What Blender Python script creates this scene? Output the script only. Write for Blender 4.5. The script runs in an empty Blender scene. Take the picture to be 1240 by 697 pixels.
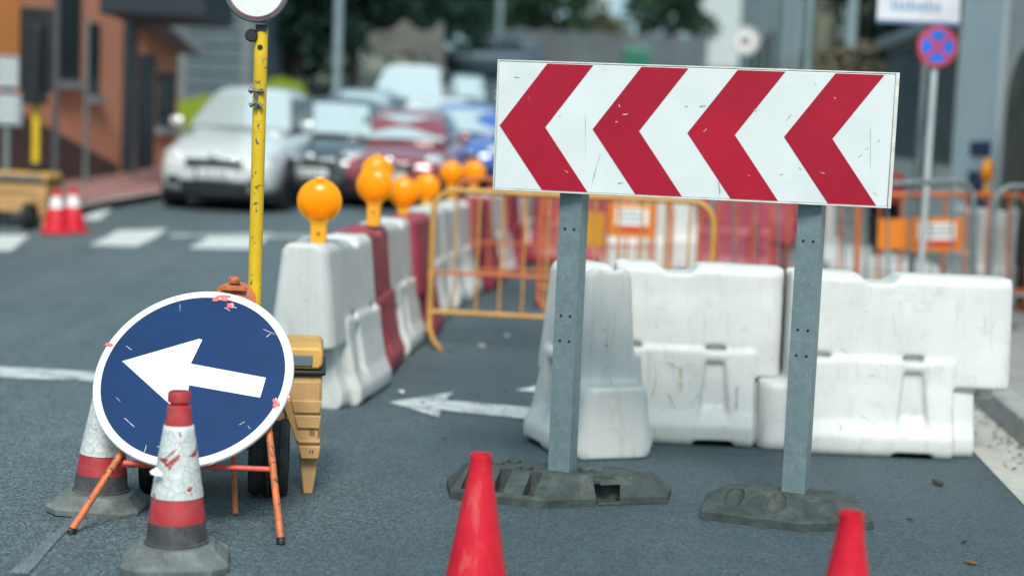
import bpy, bmesh, math, random
import numpy as np
from mathutils import Vector, Matrix
R_=math.radians
random.seed(7); rng=np.random.default_rng(7)
S=bpy.context.scene; COL=S.collection

# ---------------------------------------------------------------- camera, sky, sun, exposure
FPX=1850.0; CX,CY,CH=620.0,348.5,1.45
ROLL=R_(2.4); PITCH=math.atan((348.5-173)/FPX)
_R0=Vector((1,0,0)); _U0=Vector((0,math.sin(PITCH),math.cos(PITCH))); FW=Vector((0,math.cos(PITCH),-math.sin(PITCH)))
RT=_R0*math.cos(ROLL)+_U0*math.sin(ROLL); UP=_U0*math.cos(ROLL)-_R0*math.sin(ROLL)
cd=bpy.data.cameras.new('camera'); cam=bpy.data.objects.new('camera',cd); COL.objects.link(cam); S.camera=cam
cam.matrix_world=Matrix(((RT.x,UP.x,-FW.x,0),(RT.y,UP.y,-FW.y,0),(RT.z,UP.z,-FW.z,CH),(0,0,0,1)))
cd.sensor_width=36; cd.lens=36*FPX/1240; cd.clip_start=.05; cd.clip_end=2000
cd.dof.use_dof=True; cd.dof.focus_distance=5.8; cd.dof.aperture_fstop=.98; cd.dof.aperture_blades=0
W=bpy.data.worlds.new('World'); S.world=W; W.use_nodes=True
wn=W.node_tree.nodes; wl=W.node_tree.links
sky=wn.new('ShaderNodeTexSky'); sky.sky_type='NISHITA'; sky.sun_disc=False
SUN_EL,SUN_AZ=R_(47),R_(178)      # azimuth of the sun measured from +Y towards +X
sky.sun_elevation=SUN_EL; sky.sun_rotation=SUN_AZ; sky.air_density=1.0; sky.dust_density=3.0; sky.ozone_density=1.5
wn['Background'].inputs['Strength'].default_value=.09
# thin bright overcast: the clear sky mixed with an even pale cloud layer, cool in tone
mxs=wn.new('ShaderNodeMix'); mxs.data_type='RGBA'; mxs.inputs[0].default_value=.6; wl.new(sky.outputs[0],mxs.inputs[6]); mxs.inputs[7].default_value=(4.2,7.3,8.4,1)
wl.new(mxs.outputs[2],wn['Background'].inputs['Color'])
sl=bpy.data.lights.new('sun','SUN'); sl.energy=3.2; sl.angle=R_(20); sl.color=(1,.97,.92)
so=bpy.data.objects.new('sun',sl); COL.objects.link(so)
sd=Vector((math.sin(SUN_AZ)*math.cos(SUN_EL),math.cos(SUN_AZ)*math.cos(SUN_EL),math.sin(SUN_EL)))
so.rotation_euler=sd.to_track_quat('Z','Y').to_euler(); so.location=sd*60
S.view_settings.view_transform='Standard'; S.view_settings.look='None'; S.view_settings.gamma=1; S.view_settings.exposure=0.32

# ---------------------------------------------------------------- terrain and placing
KN=[(-60,0),(14.5,0),(18,.14),(20.3,.33),(24,.52),(30,.95),(56,3.7),(80,5.6),(120,8),(400,14)]
KY=[k[0] for k in KN]; KZ=[k[1] for k in KN]
def hg(y): return float(np.interp(y,KY,KZ))
def ray(px,py): return FW+RT*((px-CX)/FPX)-UP*((py-CY)/FPX)
def P(px,py,y):
    d=ray(px,py); t=y/d.y; return Vector((d.x*t,y,CH+d.z*t))
def G(px,py):
    d=ray(px,py); a,b=1.0,400.0
    t=a
    while t<b:
        if CH+d.z*t<=hg(d.y*t): break
        t+=.02
    return Vector((d.x*t,d.y*t,hg(d.y*t)))
def GX(px,y):  # X on the ground line at distance y for picture column px
    yy=173+(px-620)*math.tan(ROLL)+(CH-hg(y))*FPX/y
    return P(px,yy,y).x

# ---------------------------------------------------------------- object helpers
def tag(o,label=None,cat=None,group=None,kind=None):
    if label: o['label']=label
    if cat: o['category']=cat
    if group: o['group']=group
    if kind: o['kind']=kind
    return o
def empty(name,loc=(0,0,0),rz=0,label=None,cat=None,group=None):
    o=bpy.data.objects.new(name,None); COL.objects.link(o); o.location=loc; o.rotation_euler=(0,0,rz)
    o.empty_display_size=.1
    return tag(o,label,cat,group)
def copy_tree(o,parent=None):
    c=o.copy(); COL.objects.link(c)
    if parent: c.parent=parent
    for ch in list(o.children): copy_tree(ch,c)
    return c
class MB:
    def __init__(s): s.v=[]; s.f=[]
    def add(s,vs,fs):
        n=len(s.v); s.v+= [tuple(v) for v in vs]; s.f+=[tuple(i+n for i in f) for f in fs]; return s
    def box(s,x0,x1,y0,y1,z0,z1,M=None):
        vs=[Vector((x,y,z)) for x in (x0,x1) for y in (y0,y1) for z in (z0,z1)]
        if M: vs=[M@v for v in vs]
        return s.add(vs,[(0,1,3,2),(4,6,7,5),(0,4,5,1),(2,3,7,6),(0,2,6,4),(1,5,7,3)])
    def tube(s,pts,r,n=10,caps=True,closed=False):
        pts=[Vector(p) for p in pts]; m=len(pts); rs=r if isinstance(r,(list,tuple)) else [r]*m
        vs=[];prev=None
        for i,p in enumerate(pts):
            if closed: t=pts[(i+1)%m]-pts[i-1]
            else: t=pts[min(i+1,m-1)]-pts[max(i-1,0)]
            t.normalize()
            if prev is None:
                a=Vector((0,0,1)) if abs(t.z)<.9 else Vector((1,0,0)); u=t.cross(a).normalized()
            else: u=(prev-t*prev.dot(t)).normalized()
            prev=u; w=t.cross(u)
            for k in range(n):
                an=2*math.pi*k/n; vs.append(p+(u*math.cos(an)+w*math.sin(an))*rs[i])
        fs=[]
        for i in range(m if closed else m-1):
            for k in range(n):
                a=i*n+k;b=i*n+(k+1)%n;c=((i+1)%m)*n+(k+1)%n;d=((i+1)%m)*n+k
                fs.append((a,d,c,b))
        if caps and not closed: fs.append(tuple(range(n))); fs.append(tuple(reversed(range((m-1)*n,m*n))))
        return s.add(vs,fs)
    def lathe(s,prof,n=40,M=None,caps=True,ph=0):
        vs=[];fs=[]
        for (r,z) in prof:
            for k in range(n):
                a=2*math.pi*k/n+ph; v=Vector((r*math.cos(a),r*math.sin(a),z)); vs.append(M@v if M else v)
        for i in range(len(prof)-1):
            for k in range(n):
                fs.append((i*n+k,i*n+(k+1)%n,(i+1)*n+(k+1)%n,(i+1)*n+k))
        if caps:
            fs.append(tuple(reversed(range(n)))); fs.append(tuple(range((len(prof)-1)*n,len(prof)*n)))
        return s.add(vs,fs)
    def prism(s,poly,d0,d1,M=None):   # poly in local xz, extruded along y from d0 to d1
        n=len(poly); vs=[Vector((x,d0,z)) for x,z in poly]+[Vector((x,d1,z)) for x,z in poly]
        if M: vs=[M@v for v in vs]
        fs=[tuple(range(n)),tuple(reversed(range(n,2*n)))]
        for k in range(n): fs.append((k,k+n,(k+1)%n+n,(k+1)%n))
        return s.add(vs,fs)
    def loft(s,rings,caps=True,M=None):
        n=len(rings[0]); vs=[Vector(v) for r in rings for v in r]
        if M: vs=[M@v for v in vs]
        fs=[(i*n+k,i*n+(k+1)%n,(i+1)*n+(k+1)%n,(i+1)*n+k) for i in range(len(rings)-1) for k in range(n)]
        if caps: fs+= [tuple(reversed(range(n))),tuple(range((len(rings)-1)*n,len(rings)*n))]
        return s.add(vs,fs)
    def quad(s,a,b,c,d): return s.add([a,b,c,d],[(0,1,2,3)])
    def build(s,name,m,parent=None,bev=0,seg=2,smooth=True,ang=35,fix=True,loc=None,rz=0,sub=0):
        me=bpy.data.meshes.new(name); me.from_pydata(s.v,[],s.f)
        if fix:
            b=bmesh.new(); b.from_mesh(me); bmesh.ops.recalc_face_normals(b,faces=b.faces); b.to_mesh(me); b.free()
        o=bpy.data.objects.new(name,me); COL.objects.link(o); me.materials.append(m)
        if smooth:
            me.shade_smooth()
            if not sub: me.set_sharp_from_angle(angle=R_(ang))
        if bev:
            md=o.modifiers.new('bevel','BEVEL'); md.width=bev; md.segments=seg; md.limit_method='ANGLE'; md.angle_limit=R_(30); md.harden_normals=False
        if sub:
            md=o.modifiers.new('sub','SUBSURF'); md.levels=sub; md.render_levels=sub
        if parent: o.parent=parent
        if loc is not None: o.location=loc
        if rz: o.rotation_euler=(0,0,rz)
        return o
def baked(mb_list,voxel,cut=None,smooth=4,noise=0.0,name='mesh'):
    """union of overlapping closed shapes minus a cutter, as one rounded moulded skin"""
    me=bpy.data.meshes.new(name+'_src'); me.from_pydata(mb_list.v,[],mb_list.f)
    b=bmesh.new(); b.from_mesh(me); bmesh.ops.recalc_face_normals(b,faces=b.faces); b.to_mesh(me); b.free()
    o=bpy.data.objects.new('tmp',me); COL.objects.link(o); co=None
    md=o.modifiers.new('r','REMESH'); md.mode='VOXEL'; md.voxel_size=voxel*.8
    if cut:
        cm=bpy.data.meshes.new('cut'); cm.from_pydata(cut.v,[],cut.f)
        b=bmesh.new(); b.from_mesh(cm); bmesh.ops.recalc_face_normals(b,faces=b.faces); b.to_mesh(cm); b.free()
        co=bpy.data.objects.new('tmpc',cm); COL.objects.link(co)
        md=o.modifiers.new('b','BOOLEAN'); md.operation='DIFFERENCE'; md.object=co; md.solver='EXACT'; md.use_self=True
        md=o.modifiers.new('r2','REMESH'); md.mode='VOXEL'; md.voxel_size=voxel
    md=o.modifiers.new('s','SMOOTH'); md.iterations=smooth; md.factor=.5
    dg=bpy.context.evaluated_depsgraph_get(); ev=o.evaluated_get(dg)
    out=bpy.data.meshes.new_from_object(ev); out.name=name
    bpy.data.objects.remove(o); bpy.data.meshes.remove(me)
    if co: bpy.data.objects.remove(co); bpy.data.meshes.remove(cm)
    n=len(out.vertices); a=np.empty(n*3); out.vertices.foreach_get('co',a); a=a.reshape(-1,3)
    if noise:
        nm=np.empty(n*3); out.vertices.foreach_get('normal',nm); nm=nm.reshape(-1,3)
        d=sum(np.sin(a@rng.normal(0,f,3)+rng.uniform(0,6))*w for f,w in [(6,.5),(9,.4),(14,.3),(20,.2)])
        a=a+nm*(d*noise)[:,None]; out.vertices.foreach_set('co',a.ravel()); 
    out.update(); out.shade_smooth(); return out
def meshobj(name,me,m,parent=None,loc=None):
    me2=me
    if not me.materials: me.materials.append(m)
    o=bpy.data.objects.new(name,me2); COL.objects.link(o)
    if parent: o.parent=parent
    if loc is not None: o.location=loc
    return o

# ---------------------------------------------------------------- materials
def newmat(name):
    m=bpy.data.materials.new(name); m.use_nodes=True; nt=m.node_tree; return m,nt,nt.nodes['Principled BSDF']
class NT:
    def __init__(s,nt): s.nt=nt; s.n=nt.nodes; s.l=nt.links
    def coord(s,scale=1,rand=True,world=False):
        tc=s.n.new('ShaderNodeTexCoord'); mp=s.n.new('ShaderNodeMapping'); s.l.new(tc.outputs['Object'],mp.inputs[0])
        if rand:
            oi=s.n.new('ShaderNodeObjectInfo'); mu=s.n.new('ShaderNodeMath'); mu.operation='MULTIPLY'; mu.inputs[1].default_value=57
            s.l.new(oi.outputs['Random'],mu.inputs[0]); s.l.new(mu.outputs[0],mp.inputs[1])
        mp.inputs[3].default_value=(scale,)*3 if not isinstance(scale,tuple) else scale
        return mp.outputs[0]
    def noise(s,vec,scale,detail=4,rough=.6,dist=0):
        n=s.n.new('ShaderNodeTexNoise'); n.inputs['Scale'].default_value=scale; n.inputs['Detail'].default_value=detail
        n.inputs['Roughness'].default_value=rough; n.inputs['Distortion'].default_value=dist; s.l.new(vec,n.inputs['Vector']); return n.outputs['Fac']
    def voro(s,vec,scale,feat='F1',out='Distance'):
        n=s.n.new('ShaderNodeTexVoronoi'); n.feature=feat; n.inputs['Scale'].default_value=scale; s.l.new(vec,n.inputs['Vector']); return n.outputs[out]
    def ramp(s,fac,a,b,c0=(0,0,0,1),c1=(1,1,1,1)):
        r=s.n.new('ShaderNodeValToRGB'); r.color_ramp.elements[0].position=a; r.color_ramp.elements[1].position=b
        r.color_ramp.elements[0].color=c0; r.color_ramp.elements[1].color=c1; s.l.new(fac,r.inputs[0]); return r.outputs[0]
    def mix(s,fac,a,b,mode='MIX'):
        m=s.n.new('ShaderNodeMix'); m.data_type='RGBA'; m.blend_type=mode
        for sock,v in ((m.inputs[0],fac),(m.inputs[6],a),(m.inputs[7],b)):
            if isinstance(v,(int,float)): sock.default_value=v
            elif isinstance(v,tuple): sock.default_value=(*v[:3],1)
            else: s.l.new(v,sock)
        return m.outputs[2]
    def math(s,op,a,b=0,c=None):
        m=s.n.new('ShaderNodeMath'); m.operation=op
        for i,v in enumerate((a,b,c)):
            if v is None: continue
            if isinstance(v,(int,float)): m.inputs[i].default_value=v
            else: s.l.new(v,m.inputs[i])
        return m.outputs[0]
    def bump(s,bs,h,strength=.3,dist=.01):
        b=s.n.new('ShaderNodeBump'); b.inputs['Strength'].default_value=strength; b.inputs['Distance'].default_value=dist
        s.l.new(h,b.inputs['Height']); s.l.new(b.outputs[0],bs.inputs['Normal'])
def mat(name,col,rough=.6,metal=0,var=.12,vs=5,dirt=None,da=.45,ds=7,bump=0,bs_=60,coat=0,chip=None,ca=.34,cs=30,spec=.5,streak=None):
    m,nt,bs=newmat(name); t=NT(nt); v=t.coord()
    n1=t.noise(v,vs,5,.65)
    dark=tuple(c*(1-var*1.6) for c in col); lite=tuple(min(1,c*(1+var)) for c in col)
    c=t.mix(t.ramp(n1,.3,.7),dark,lite)
    if dirt:
        d=t.noise(v,ds,8,.7,.4); d=t.ramp(d,.66-.3*da,.85-.1*da); c=t.mix(t.math('MULTIPLY',d,.85),c,dirt)
    if streak:
        v2=t.coord((30,30,2.2)); d=t.ramp(t.noise(v2,1,4,.6),.55,.8); c=t.mix(t.math('MULTIPLY',d,.5),c,streak)
    if chip:
        d=t.noise(v,cs,6,.7,.8); d=t.ramp(d,.5+ca*.5,.52+ca*.5); c=t.mix(d,c,chip)
    nt.links.new(c,bs.inputs['Base Color'])
    r=t.math('MULTIPLY_ADD',t.noise(v,vs*3,4,.6),.3,rough-.15); nt.links.new(r,bs.inputs['Roughness'])
    bs.inputs['Metallic'].default_value=metal; bs.inputs['Coat Weight'].default_value=coat; bs.inputs['Specular IOR Level'].default_value=spec
    if bump: t.bump(bs,t.noise(v,bs_,6,.7),bump,.01)
    return m
WHITE_BAR=mat('white_moulded_plastic',(.57,.585,.565),.5,var=.07,vs=2.2,dirt=(.40,.37,.33),da=.38,ds=9,bump=.12,bs_=26,chip=(.27,.27,.25),ca=.33,cs=24,streak=(.34,.32,.28))
RED_BAR=mat('faded_red_plastic',(.30,.035,.06),.5,var=.2,vs=3,dirt=(.42,.17,.19),da=.4,ds=6,bump=.12,bs_=26)
RUBBER=mat('recycled_rubber',(.04,.055,.052),.7,var=.3,vs=14,dirt=(.13,.135,.12),da=.55,ds=9,bump=.5,bs_=120,chip=(.32,.22,.17),ca=.42,cs=12)
GALV=mat('galvanised_steel',(.175,.245,.26),.5,.35,var=.12,vs=22,dirt=(.36,.39,.39),da=.4,ds=60,bump=.08,bs_=200)
DARKSTEEL=mat('dark_steel',(.10,.115,.125),.5,.4,var=.2,vs=20)
GREYTUBE=mat('grey_galvanised_tube',(.17,.205,.21),.5,.2,var=.2,vs=20)
OCHRETUBE=mat('ochre_painted_tube',(.52,.27,.06),.45,var=.15,vs=9,chip=(.2,.12,.06),ca=.42,cs=30)
ORANGETUBE=mat('orange_painted_tube',(.52,.13,.03),.45,var=.15,vs=9,chip=(.2,.1,.05),ca=.42,cs=30)
ORANGEPLATE=mat('orange_sheet',(.66,.19,.015),.5,var=.08,vs=3)
OCHREPLATE=mat('ochre_sheet',(.5,.22,.01),.5,var=.1,vs=3)
WHITEPAINT=mat('white_sheet_paint',(.61,.655,.655),.42,var=.05,vs=4,dirt=(.42,.43,.4),da=.05,ds=14,chip=(.25,.27,.25),ca=.50,cs=34)
REDFILM=mat('red_retroreflective_film',(.34,.005,.024),.5,var=.10,vs=3,chip=(.62,.25,.22),ca=.56,cs=40,spec=.25)
BLUE=mat('blue_sign_enamel',(.001,.028,.105),.5,var=.10,vs=6,chip=(.55,.6,.62),ca=.56,cs=22,spec=.2)
WHITESIGN=mat('white_sign_enamel',(.74,.76,.74),.45,var=.05,vs=5,dirt=(.5,.5,.46),da=.15,ds=10,chip=(.5,.5,.47),ca=.5,cs=30)
LEGORANGE=mat('rusty_orange_paint',(.60,.15,.04),.55,var=.2,vs=14,dirt=(.20,.09,.05),da=.7,ds=22,chip=(.08,.045,.035),ca=.17,cs=38,bump=.15,bs_=90)
LEGPINK=mat('scuffed_red_paint',(.72,.1,.07),.5,var=.2,vs=14,dirt=(.3,.1,.07),da=.4,ds=26,chip=(.15,.06,.05),ca=.34,cs=45)
YELLOWPOLE=mat('chipped_yellow_paint',(.64,.42,.01),.42,var=.14,vs=6,chip=(.07,.07,.065),ca=.20,cs=30)
TROLLEY=mat('ochre_moulded_plastic',(.48,.285,.115),.6,var=.14,vs=5,dirt=(.3,.2,.1),da=.4,ds=9,bump=.1,bs_=40)
TROLLEYTOP=mat('yellow_moulded_plastic',(.58,.33,.075),.55,var=.12,vs=5,dirt=(.38,.26,.1),da=.3,ds=9)
GREYPL=mat('grey_moulded_plastic',(.14,.17,.18),.55,var=.15,vs=7,dirt=(.25,.25,.23),da=.3,ds=12)
TYRE=mat('black_tyre_rubber',(.02,.022,.024),.8,var=.3,vs=12,dirt=(.08,.08,.075),da=.5,ds=14,bump=.3,bs_=60)
BLACK=mat('black_plastic',(.007,.011,.014),.5,var=.2,vs=8)
CONERED=mat('worn_red_cone_rubber',(.40,.028,.035),.6,var=.2,vs=9,dirt=(.28,.12,.1),da=.5,ds=16,bump=.1,bs_=60,chip=(.1,.07,.06),ca=.42,cs=24)
CONEBLACK=mat('dirty_black_cone_rubber',(.05,.052,.055),.75,var=.3,vs=9,dirt=(.14,.14,.13),da=.6,ds=14,bump=.15,bs_=70)
CONEBASE=mat('grey_black_base_rubber',(.12,.14,.135),.75,var=.25,vs=9,dirt=(.23,.24,.22),da=.55,ds=14,bump=.25,bs_=60)
m_,nt_,bs_p=newmat('fluorescent_cone_plastic'); t_=NT(nt_); v_=t_.coord()
nt_.links.new(t_.mix(t_.ramp(t_.noise(v_,6,6,.7),.35,.75),(.66,.010,.022),(.74,.045,.05)),bs_p.inputs['Base Color']); bs_p.inputs['Roughness'].default_value=.38
_d=t_.ramp(t_.noise(t_.coord((14,14,3)),1,6,.7),.56,.72); bs_p.inputs['Specular IOR Level'].default_value=.35
nt_.links.new(t_.mix(t_.math('MULTIPLY',_d,.6),t_.mix(t_.ramp(t_.noise(v_,6,6,.7),.35,.75),(.52,.004,.022),(.64,.022,.035)),(.62,.20,.18)),bs_p.inputs['Base Color']); CONEORANGE=m_
m_,nt_,b=newmat('amber_lens_plastic'); t_=NT(nt_); v_=t_.coord()
nt_.links.new(t_.mix(t_.noise(v_,9,3),(1.0,.25,.0),(1.0,.35,.0)),b.inputs['Base Color']); b.inputs['Roughness'].default_value=.22
b.inputs['Subsurface Weight'].default_value=.5; b.inputs['Subsurface Radius'].default_value=(.06,.025,.004); b.inputs['Specular IOR Level'].default_value=.3; AMBER=m_
AMBERHOUSE=mat('yellow_orange_lamp_housing',(.85,.36,.01),.4,var=.08)
# cracked reflective sleeve with torn places where the red shows
def sleeve_mat(name,torn):
    m,nt,bs=newmat(name); t=NT(nt); v=t.coord(rand=False); vr=t.coord()
    e=t.voro(vr,26,'DISTANCE_TO_EDGE'); e2=t.voro(t.coord((34,34,20)),1,'DISTANCE_TO_EDGE')
    cr=t.ramp(e,.0,.045); cr2=t.ramp(e2,.0,.05)
    c=t.mix(t.noise(vr,12,5),(.5,.53,.52),(.7,.73,.72)); c=t.mix(cr,(.36,.38,.37),c); c=t.mix(cr2,(.46,.48,.47),c)
    if torn:
        tr=t.ramp(t.noise(v,9,6,.6,1.2),.565,.575); c=t.mix(tr,c,(.36,.05,.045))
    nt.links.new(c,bs.inputs['Base Color']); bs.inputs['Roughness'].default_value=.42; bs.inputs['Metallic'].default_value=.15
    h=t.math('ADD',t.math('MULTIPLY',e,-1.0),t.math('MULTIPLY',e2,-.6)); t.bump(bs,h,.16,.015); return m
SLEEVE_TORN=sleeve_mat('torn_reflective_sleeve',True); SLEEVE=sleeve_mat('crazed_reflective_sleeve',False)
# asphalt
def asphalt():
    m,nt,bs=newmat('asphalt'); t=NT(nt); v=t.coord(rand=False)
    big=t.ramp(t.noise(v,.35,4,.6,.5),.35,.65); sx_=t.n.new('ShaderNodeSeparateXYZ'); t.l.new(v,sx_.inputs[0]); old=t.ramp(t.math('ADD',t.math('MULTIPLY',sx_.outputs[0],-.30),t.math('MULTIPLY',t.noise(v,.6,5,.6),.8)),.38,.80)
    c=t.mix(big,(.042,.086,.110),(.062,.113,.138)); c=t.mix(old,c,t.mix(big,(.155,.235,.265),(.20,.285,.31)))
    mid=t.ramp(t.noise(v,3.5,6,.7),.35,.7); c=t.mix(t.math('MULTIPLY',mid,.5),c,(.115,.152,.162))
    c=t.mix(t.ramp(t.noise(v,22,6,.75),.4,.75),c,t.mix(.6,c,(.03,.05,.06)))
    c=t.mix(t.math('MULTIPLY',t.ramp(t.noise(v,1.3,6,.65,1.5),.55,.7),.55),c,(.045,.07,.08))
    c=t.mix(t.ramp(t.noise(v,45,5,.8),.56,.74),c,t.mix(.5,c,(.22,.28,.29)))
    st=t.voro(v,120,'F1','Color'); bw=t.n.new('ShaderNodeRGBToBW'); t.l.new(st,bw.inputs[0])
    c=t.mix(t.ramp(bw.outputs[0],.50,.8),c,t.mix(.7,c,(.30,.36,.37)))
    c=t.mix(t.ramp(bw.outputs[0],.42,.22),c,t.mix(.7,c,(.015,.024,.03)))
    tk=t.ramp(t.noise(t.coord((2.6,.16,1),rand=False),1,5,.6,.3),.42,.62); c=t.mix(t.math('MULTIPLY',tk,.38),c,t.mix(.5,c,(.03,.045,.052)))
    # pale scuffs and dusty wear
    sc=t.ramp(t.noise(t.coord((1.2,5,1),rand=False),1.6,7,.75,1.0),.66,.80); c=t.mix(t.math('MULTIPLY',sc,.35),c,(.24,.26,.26))
    nt.links.new(c,bs.inputs['Base Color'])
    nt.links.new(t.math('MULTIPLY_ADD',t.noise(v,60,3),.25,.6),bs.inputs['Roughness'])
    h=t.math('ADD',t.voro(v,120),t.math('MULTIPLY',t.noise(v,300,3),.6)); t.bump(bs,h,.8,.007); return m
ASPHALT=asphalt()
def paint_mat(name,wear,col=(.62,.66,.65)):
    m,nt,bs=newmat(name); t=NT(nt); v=t.coord(rand=False)
    c=t.mix(t.noise(v,7,6,.7),tuple(k*.82 for k in col),col)
    w=t.math('ADD',t.math('MULTIPLY',t.noise(v,5,8,.75),.7),t.math('MULTIPLY',t.voro(v,120),.25))
    c=t.mix(t.ramp(w,wear,wear+.06),c,(.10,.12,.13))
    nt.links.new(c,bs.inputs['Base Color']); bs.inputs['Roughness'].default_value=.6
    t.bump(bs,t.voro(v,120),.4,.006); return m
MARK=paint_mat('road_marking_paint',.58); MARKWORN=paint_mat('worn_road_marking_paint',.49,(.56,.60,.60))
CONC=mat('concrete_gutter',(.42,.41,.37),.8,var=.12,vs=3,dirt=(.22,.22,.2),da=.4,ds=7,bump=.3,bs_=70)
CONC2=mat('kerb_concrete',(.34,.34,.32),.8,var=.15,vs=4,dirt=(.16,.16,.15),da=.5,ds=8,bump=.35,bs_=60)
PAVE=mat('pavement_tiles',(.26,.255,.24),.8,var=.15,vs=2,dirt=(.15,.15,.14),da=.4,ds=4,bump=.2,bs_=40)
REDPAVE=mat('reddish_pavement',(.30,.15,.14),.8,var=.15,vs=2,dirt=(.2,.14,.13),da=.4,ds=4)
DIRT=mat('roadside_earth',(.16,.17,.13),.9,var=.2,vs=.5)

# ---------------------------------------------------------------- the ground
XMIN,XMAX=-200,200
ys=sorted(set(list(np.arange(-20,34,.5))+[k for k in KY if k>-30]+list(range(34,130,4))+[160,220,300,400]+[-60]))
def sheet(name,xf0,xf1,y0,y1,off,m,nx=2,kind='structure'):
    yy=[y for y in ys if y0<y<y1]; yy=[y0]+yy+[y1]; g=MB(); vs=[];fs=[]
    for y in yy:
        a=xf0(y);b=xf1(y)
        for i in range(nx+1): vs.append((a+(b-a)*i/nx,y,hg(y)+off))
    for j in range(len(yy)-1):
        for i in range(nx):
            k=j*(nx+1)+i; fs.append((k,k+1,k+nx+2,k+nx+1))
    g.add(vs,fs); o=g.build(name,m,smooth=False,fix=False); return tag(o,kind=kind)
sheet('ground',lambda y:XMIN,lambda y:XMAX,-60,400,-.02,DIRT)
kx=lambda y:2.225+.111*(y-6.42) if y<16 else 3.288+.08*(y-16)      # edge between asphalt and gutter
kk=lambda y:kx(y)+.29
LX=lambda y:-7.0-.0*(y) if y<18 else (-7.0+.22*(y-18) if y<24 else -5.7+.08*(y-24))
road=sheet('road',lambda y:-40 if y<14 else (LX(y)+.0 if y>18 else -40+ (y-14)/4*33),lambda y:kx(y),-60,120,0,ASPHALT)
sheet('gutter',lambda y:kx(y),lambda y:kk(y),-20,60,.004,CONC)
# kerb: separate stones
kb=MB(); y=2.0
while y<40:
    a,b=y+.006,y+.994
    vs=[]
    for yy in (a,b):
        for dx,dz in ((0,-.01),(.02,.125),(.05,.14),(.16,.14),(.16,-.01)): vs.append((kk(yy)+dx,yy,hg(yy)+dz))
    kb.loft([[vs[i] for i in range(5)],[vs[i] for i in range(5,10)]]); y+=1
tag(kb.build('kerb',CONC2,smooth=False,bev=.006,seg=1),kind='structure')
pv=MB()
for a,b in [(-20,2),(2,14.5),(14.5,18),(18,20.3),(20.3,24),(24,30),(30,56)]:
    pv.add([(kk(a)+.165,a,hg(a)+.13),(kk(a)+60,a,hg(a)+.13),(kk(b)+60,b,hg(b)+.13),(kk(b)+.165,b,hg(b)+.13)],[(0,1,2,3)])
tag(pv.build('pavement',PAVE,smooth=False,fix=False),kind='structure')
# left pavement (reddish) in front of the terracotta house
lp=sheet('pavement',lambda y:-16,lambda y:LX(y)+.9,19.8,29.5,.11,REDPAVE)
lk=sheet('kerb',lambda y:LX(y)+.9,lambda y:LX(y)+1.05,19.7,29.5,.12,CONC2)
# painted markings (draped on the road)
def inset_mark(name,pix,m,off=.006,sub=1):
    g=MB()
    bm=bmesh.new(); vs=[bm.verts.new((*G(*p)[:2],0)) for p in pix]; bm.faces.new(vs)
    for yk in ys:
        if min(v.co.y for v in bm.verts)<yk<max(v.co.y for v in bm.verts):
            bmesh.ops.bisect_plane(bm,geom=bm.verts[:]+bm.edges[:]+bm.faces[:],plane_co=(0,yk,0),plane_no=(0,1,0))
    for v in bm.verts: v.co.z=hg(v.co.y)+off
    bmesh.ops.triangulate(bm,faces=bm.faces); bmesh.ops.recalc_face_normals(bm,faces=bm.faces)
    for f in bm.faces:
        if f.normal.z<0: f.normal_flip()
    me=bpy.data.meshes.new(name); bm.to_mesh(me); bm.free(); me.materials.append(m)
    o=bpy.data.objects.new(name,me); COL.objects.link(o); return tag(o,kind='structure')
inset_mark('road_marking',[(471,488),(549,476),(540,486),(568,488),(656,496),(656,510),(534,498),(531,507)],MARKWORN)
inset_mark('road_marking',[(624,474),(656,467),(656,476)],MARK)
inset_mark('road_marking',[(-60,442),(116,451),(240,457),(240,466),(116,463),(-60,456)],MARKWORN)
for q in ([(108,297),(142,280),(203,278),(165,299)],[(228,301),(258,284),(330,283),(306,302)],[(-40,305),(-8,285),(36,285),(14,304)],
          [(350,303),(370,286),(430,287),(412,305)],[(96,266),(118,254),(137,253),(120,267)]):
    inset_mark('road_marking',q,MARK)
inset_mark('road_marking',[(10,697),(50,660),(112,606),(118,608),(70,655),(34,697)],paint_mat('rubbed_out_marking_paint',.40,(.22,.28,.30)),.005)
inset_mark('road_marking',[(205,287),(208,284),(560,287),(560,290)],MARKWORN)

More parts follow.
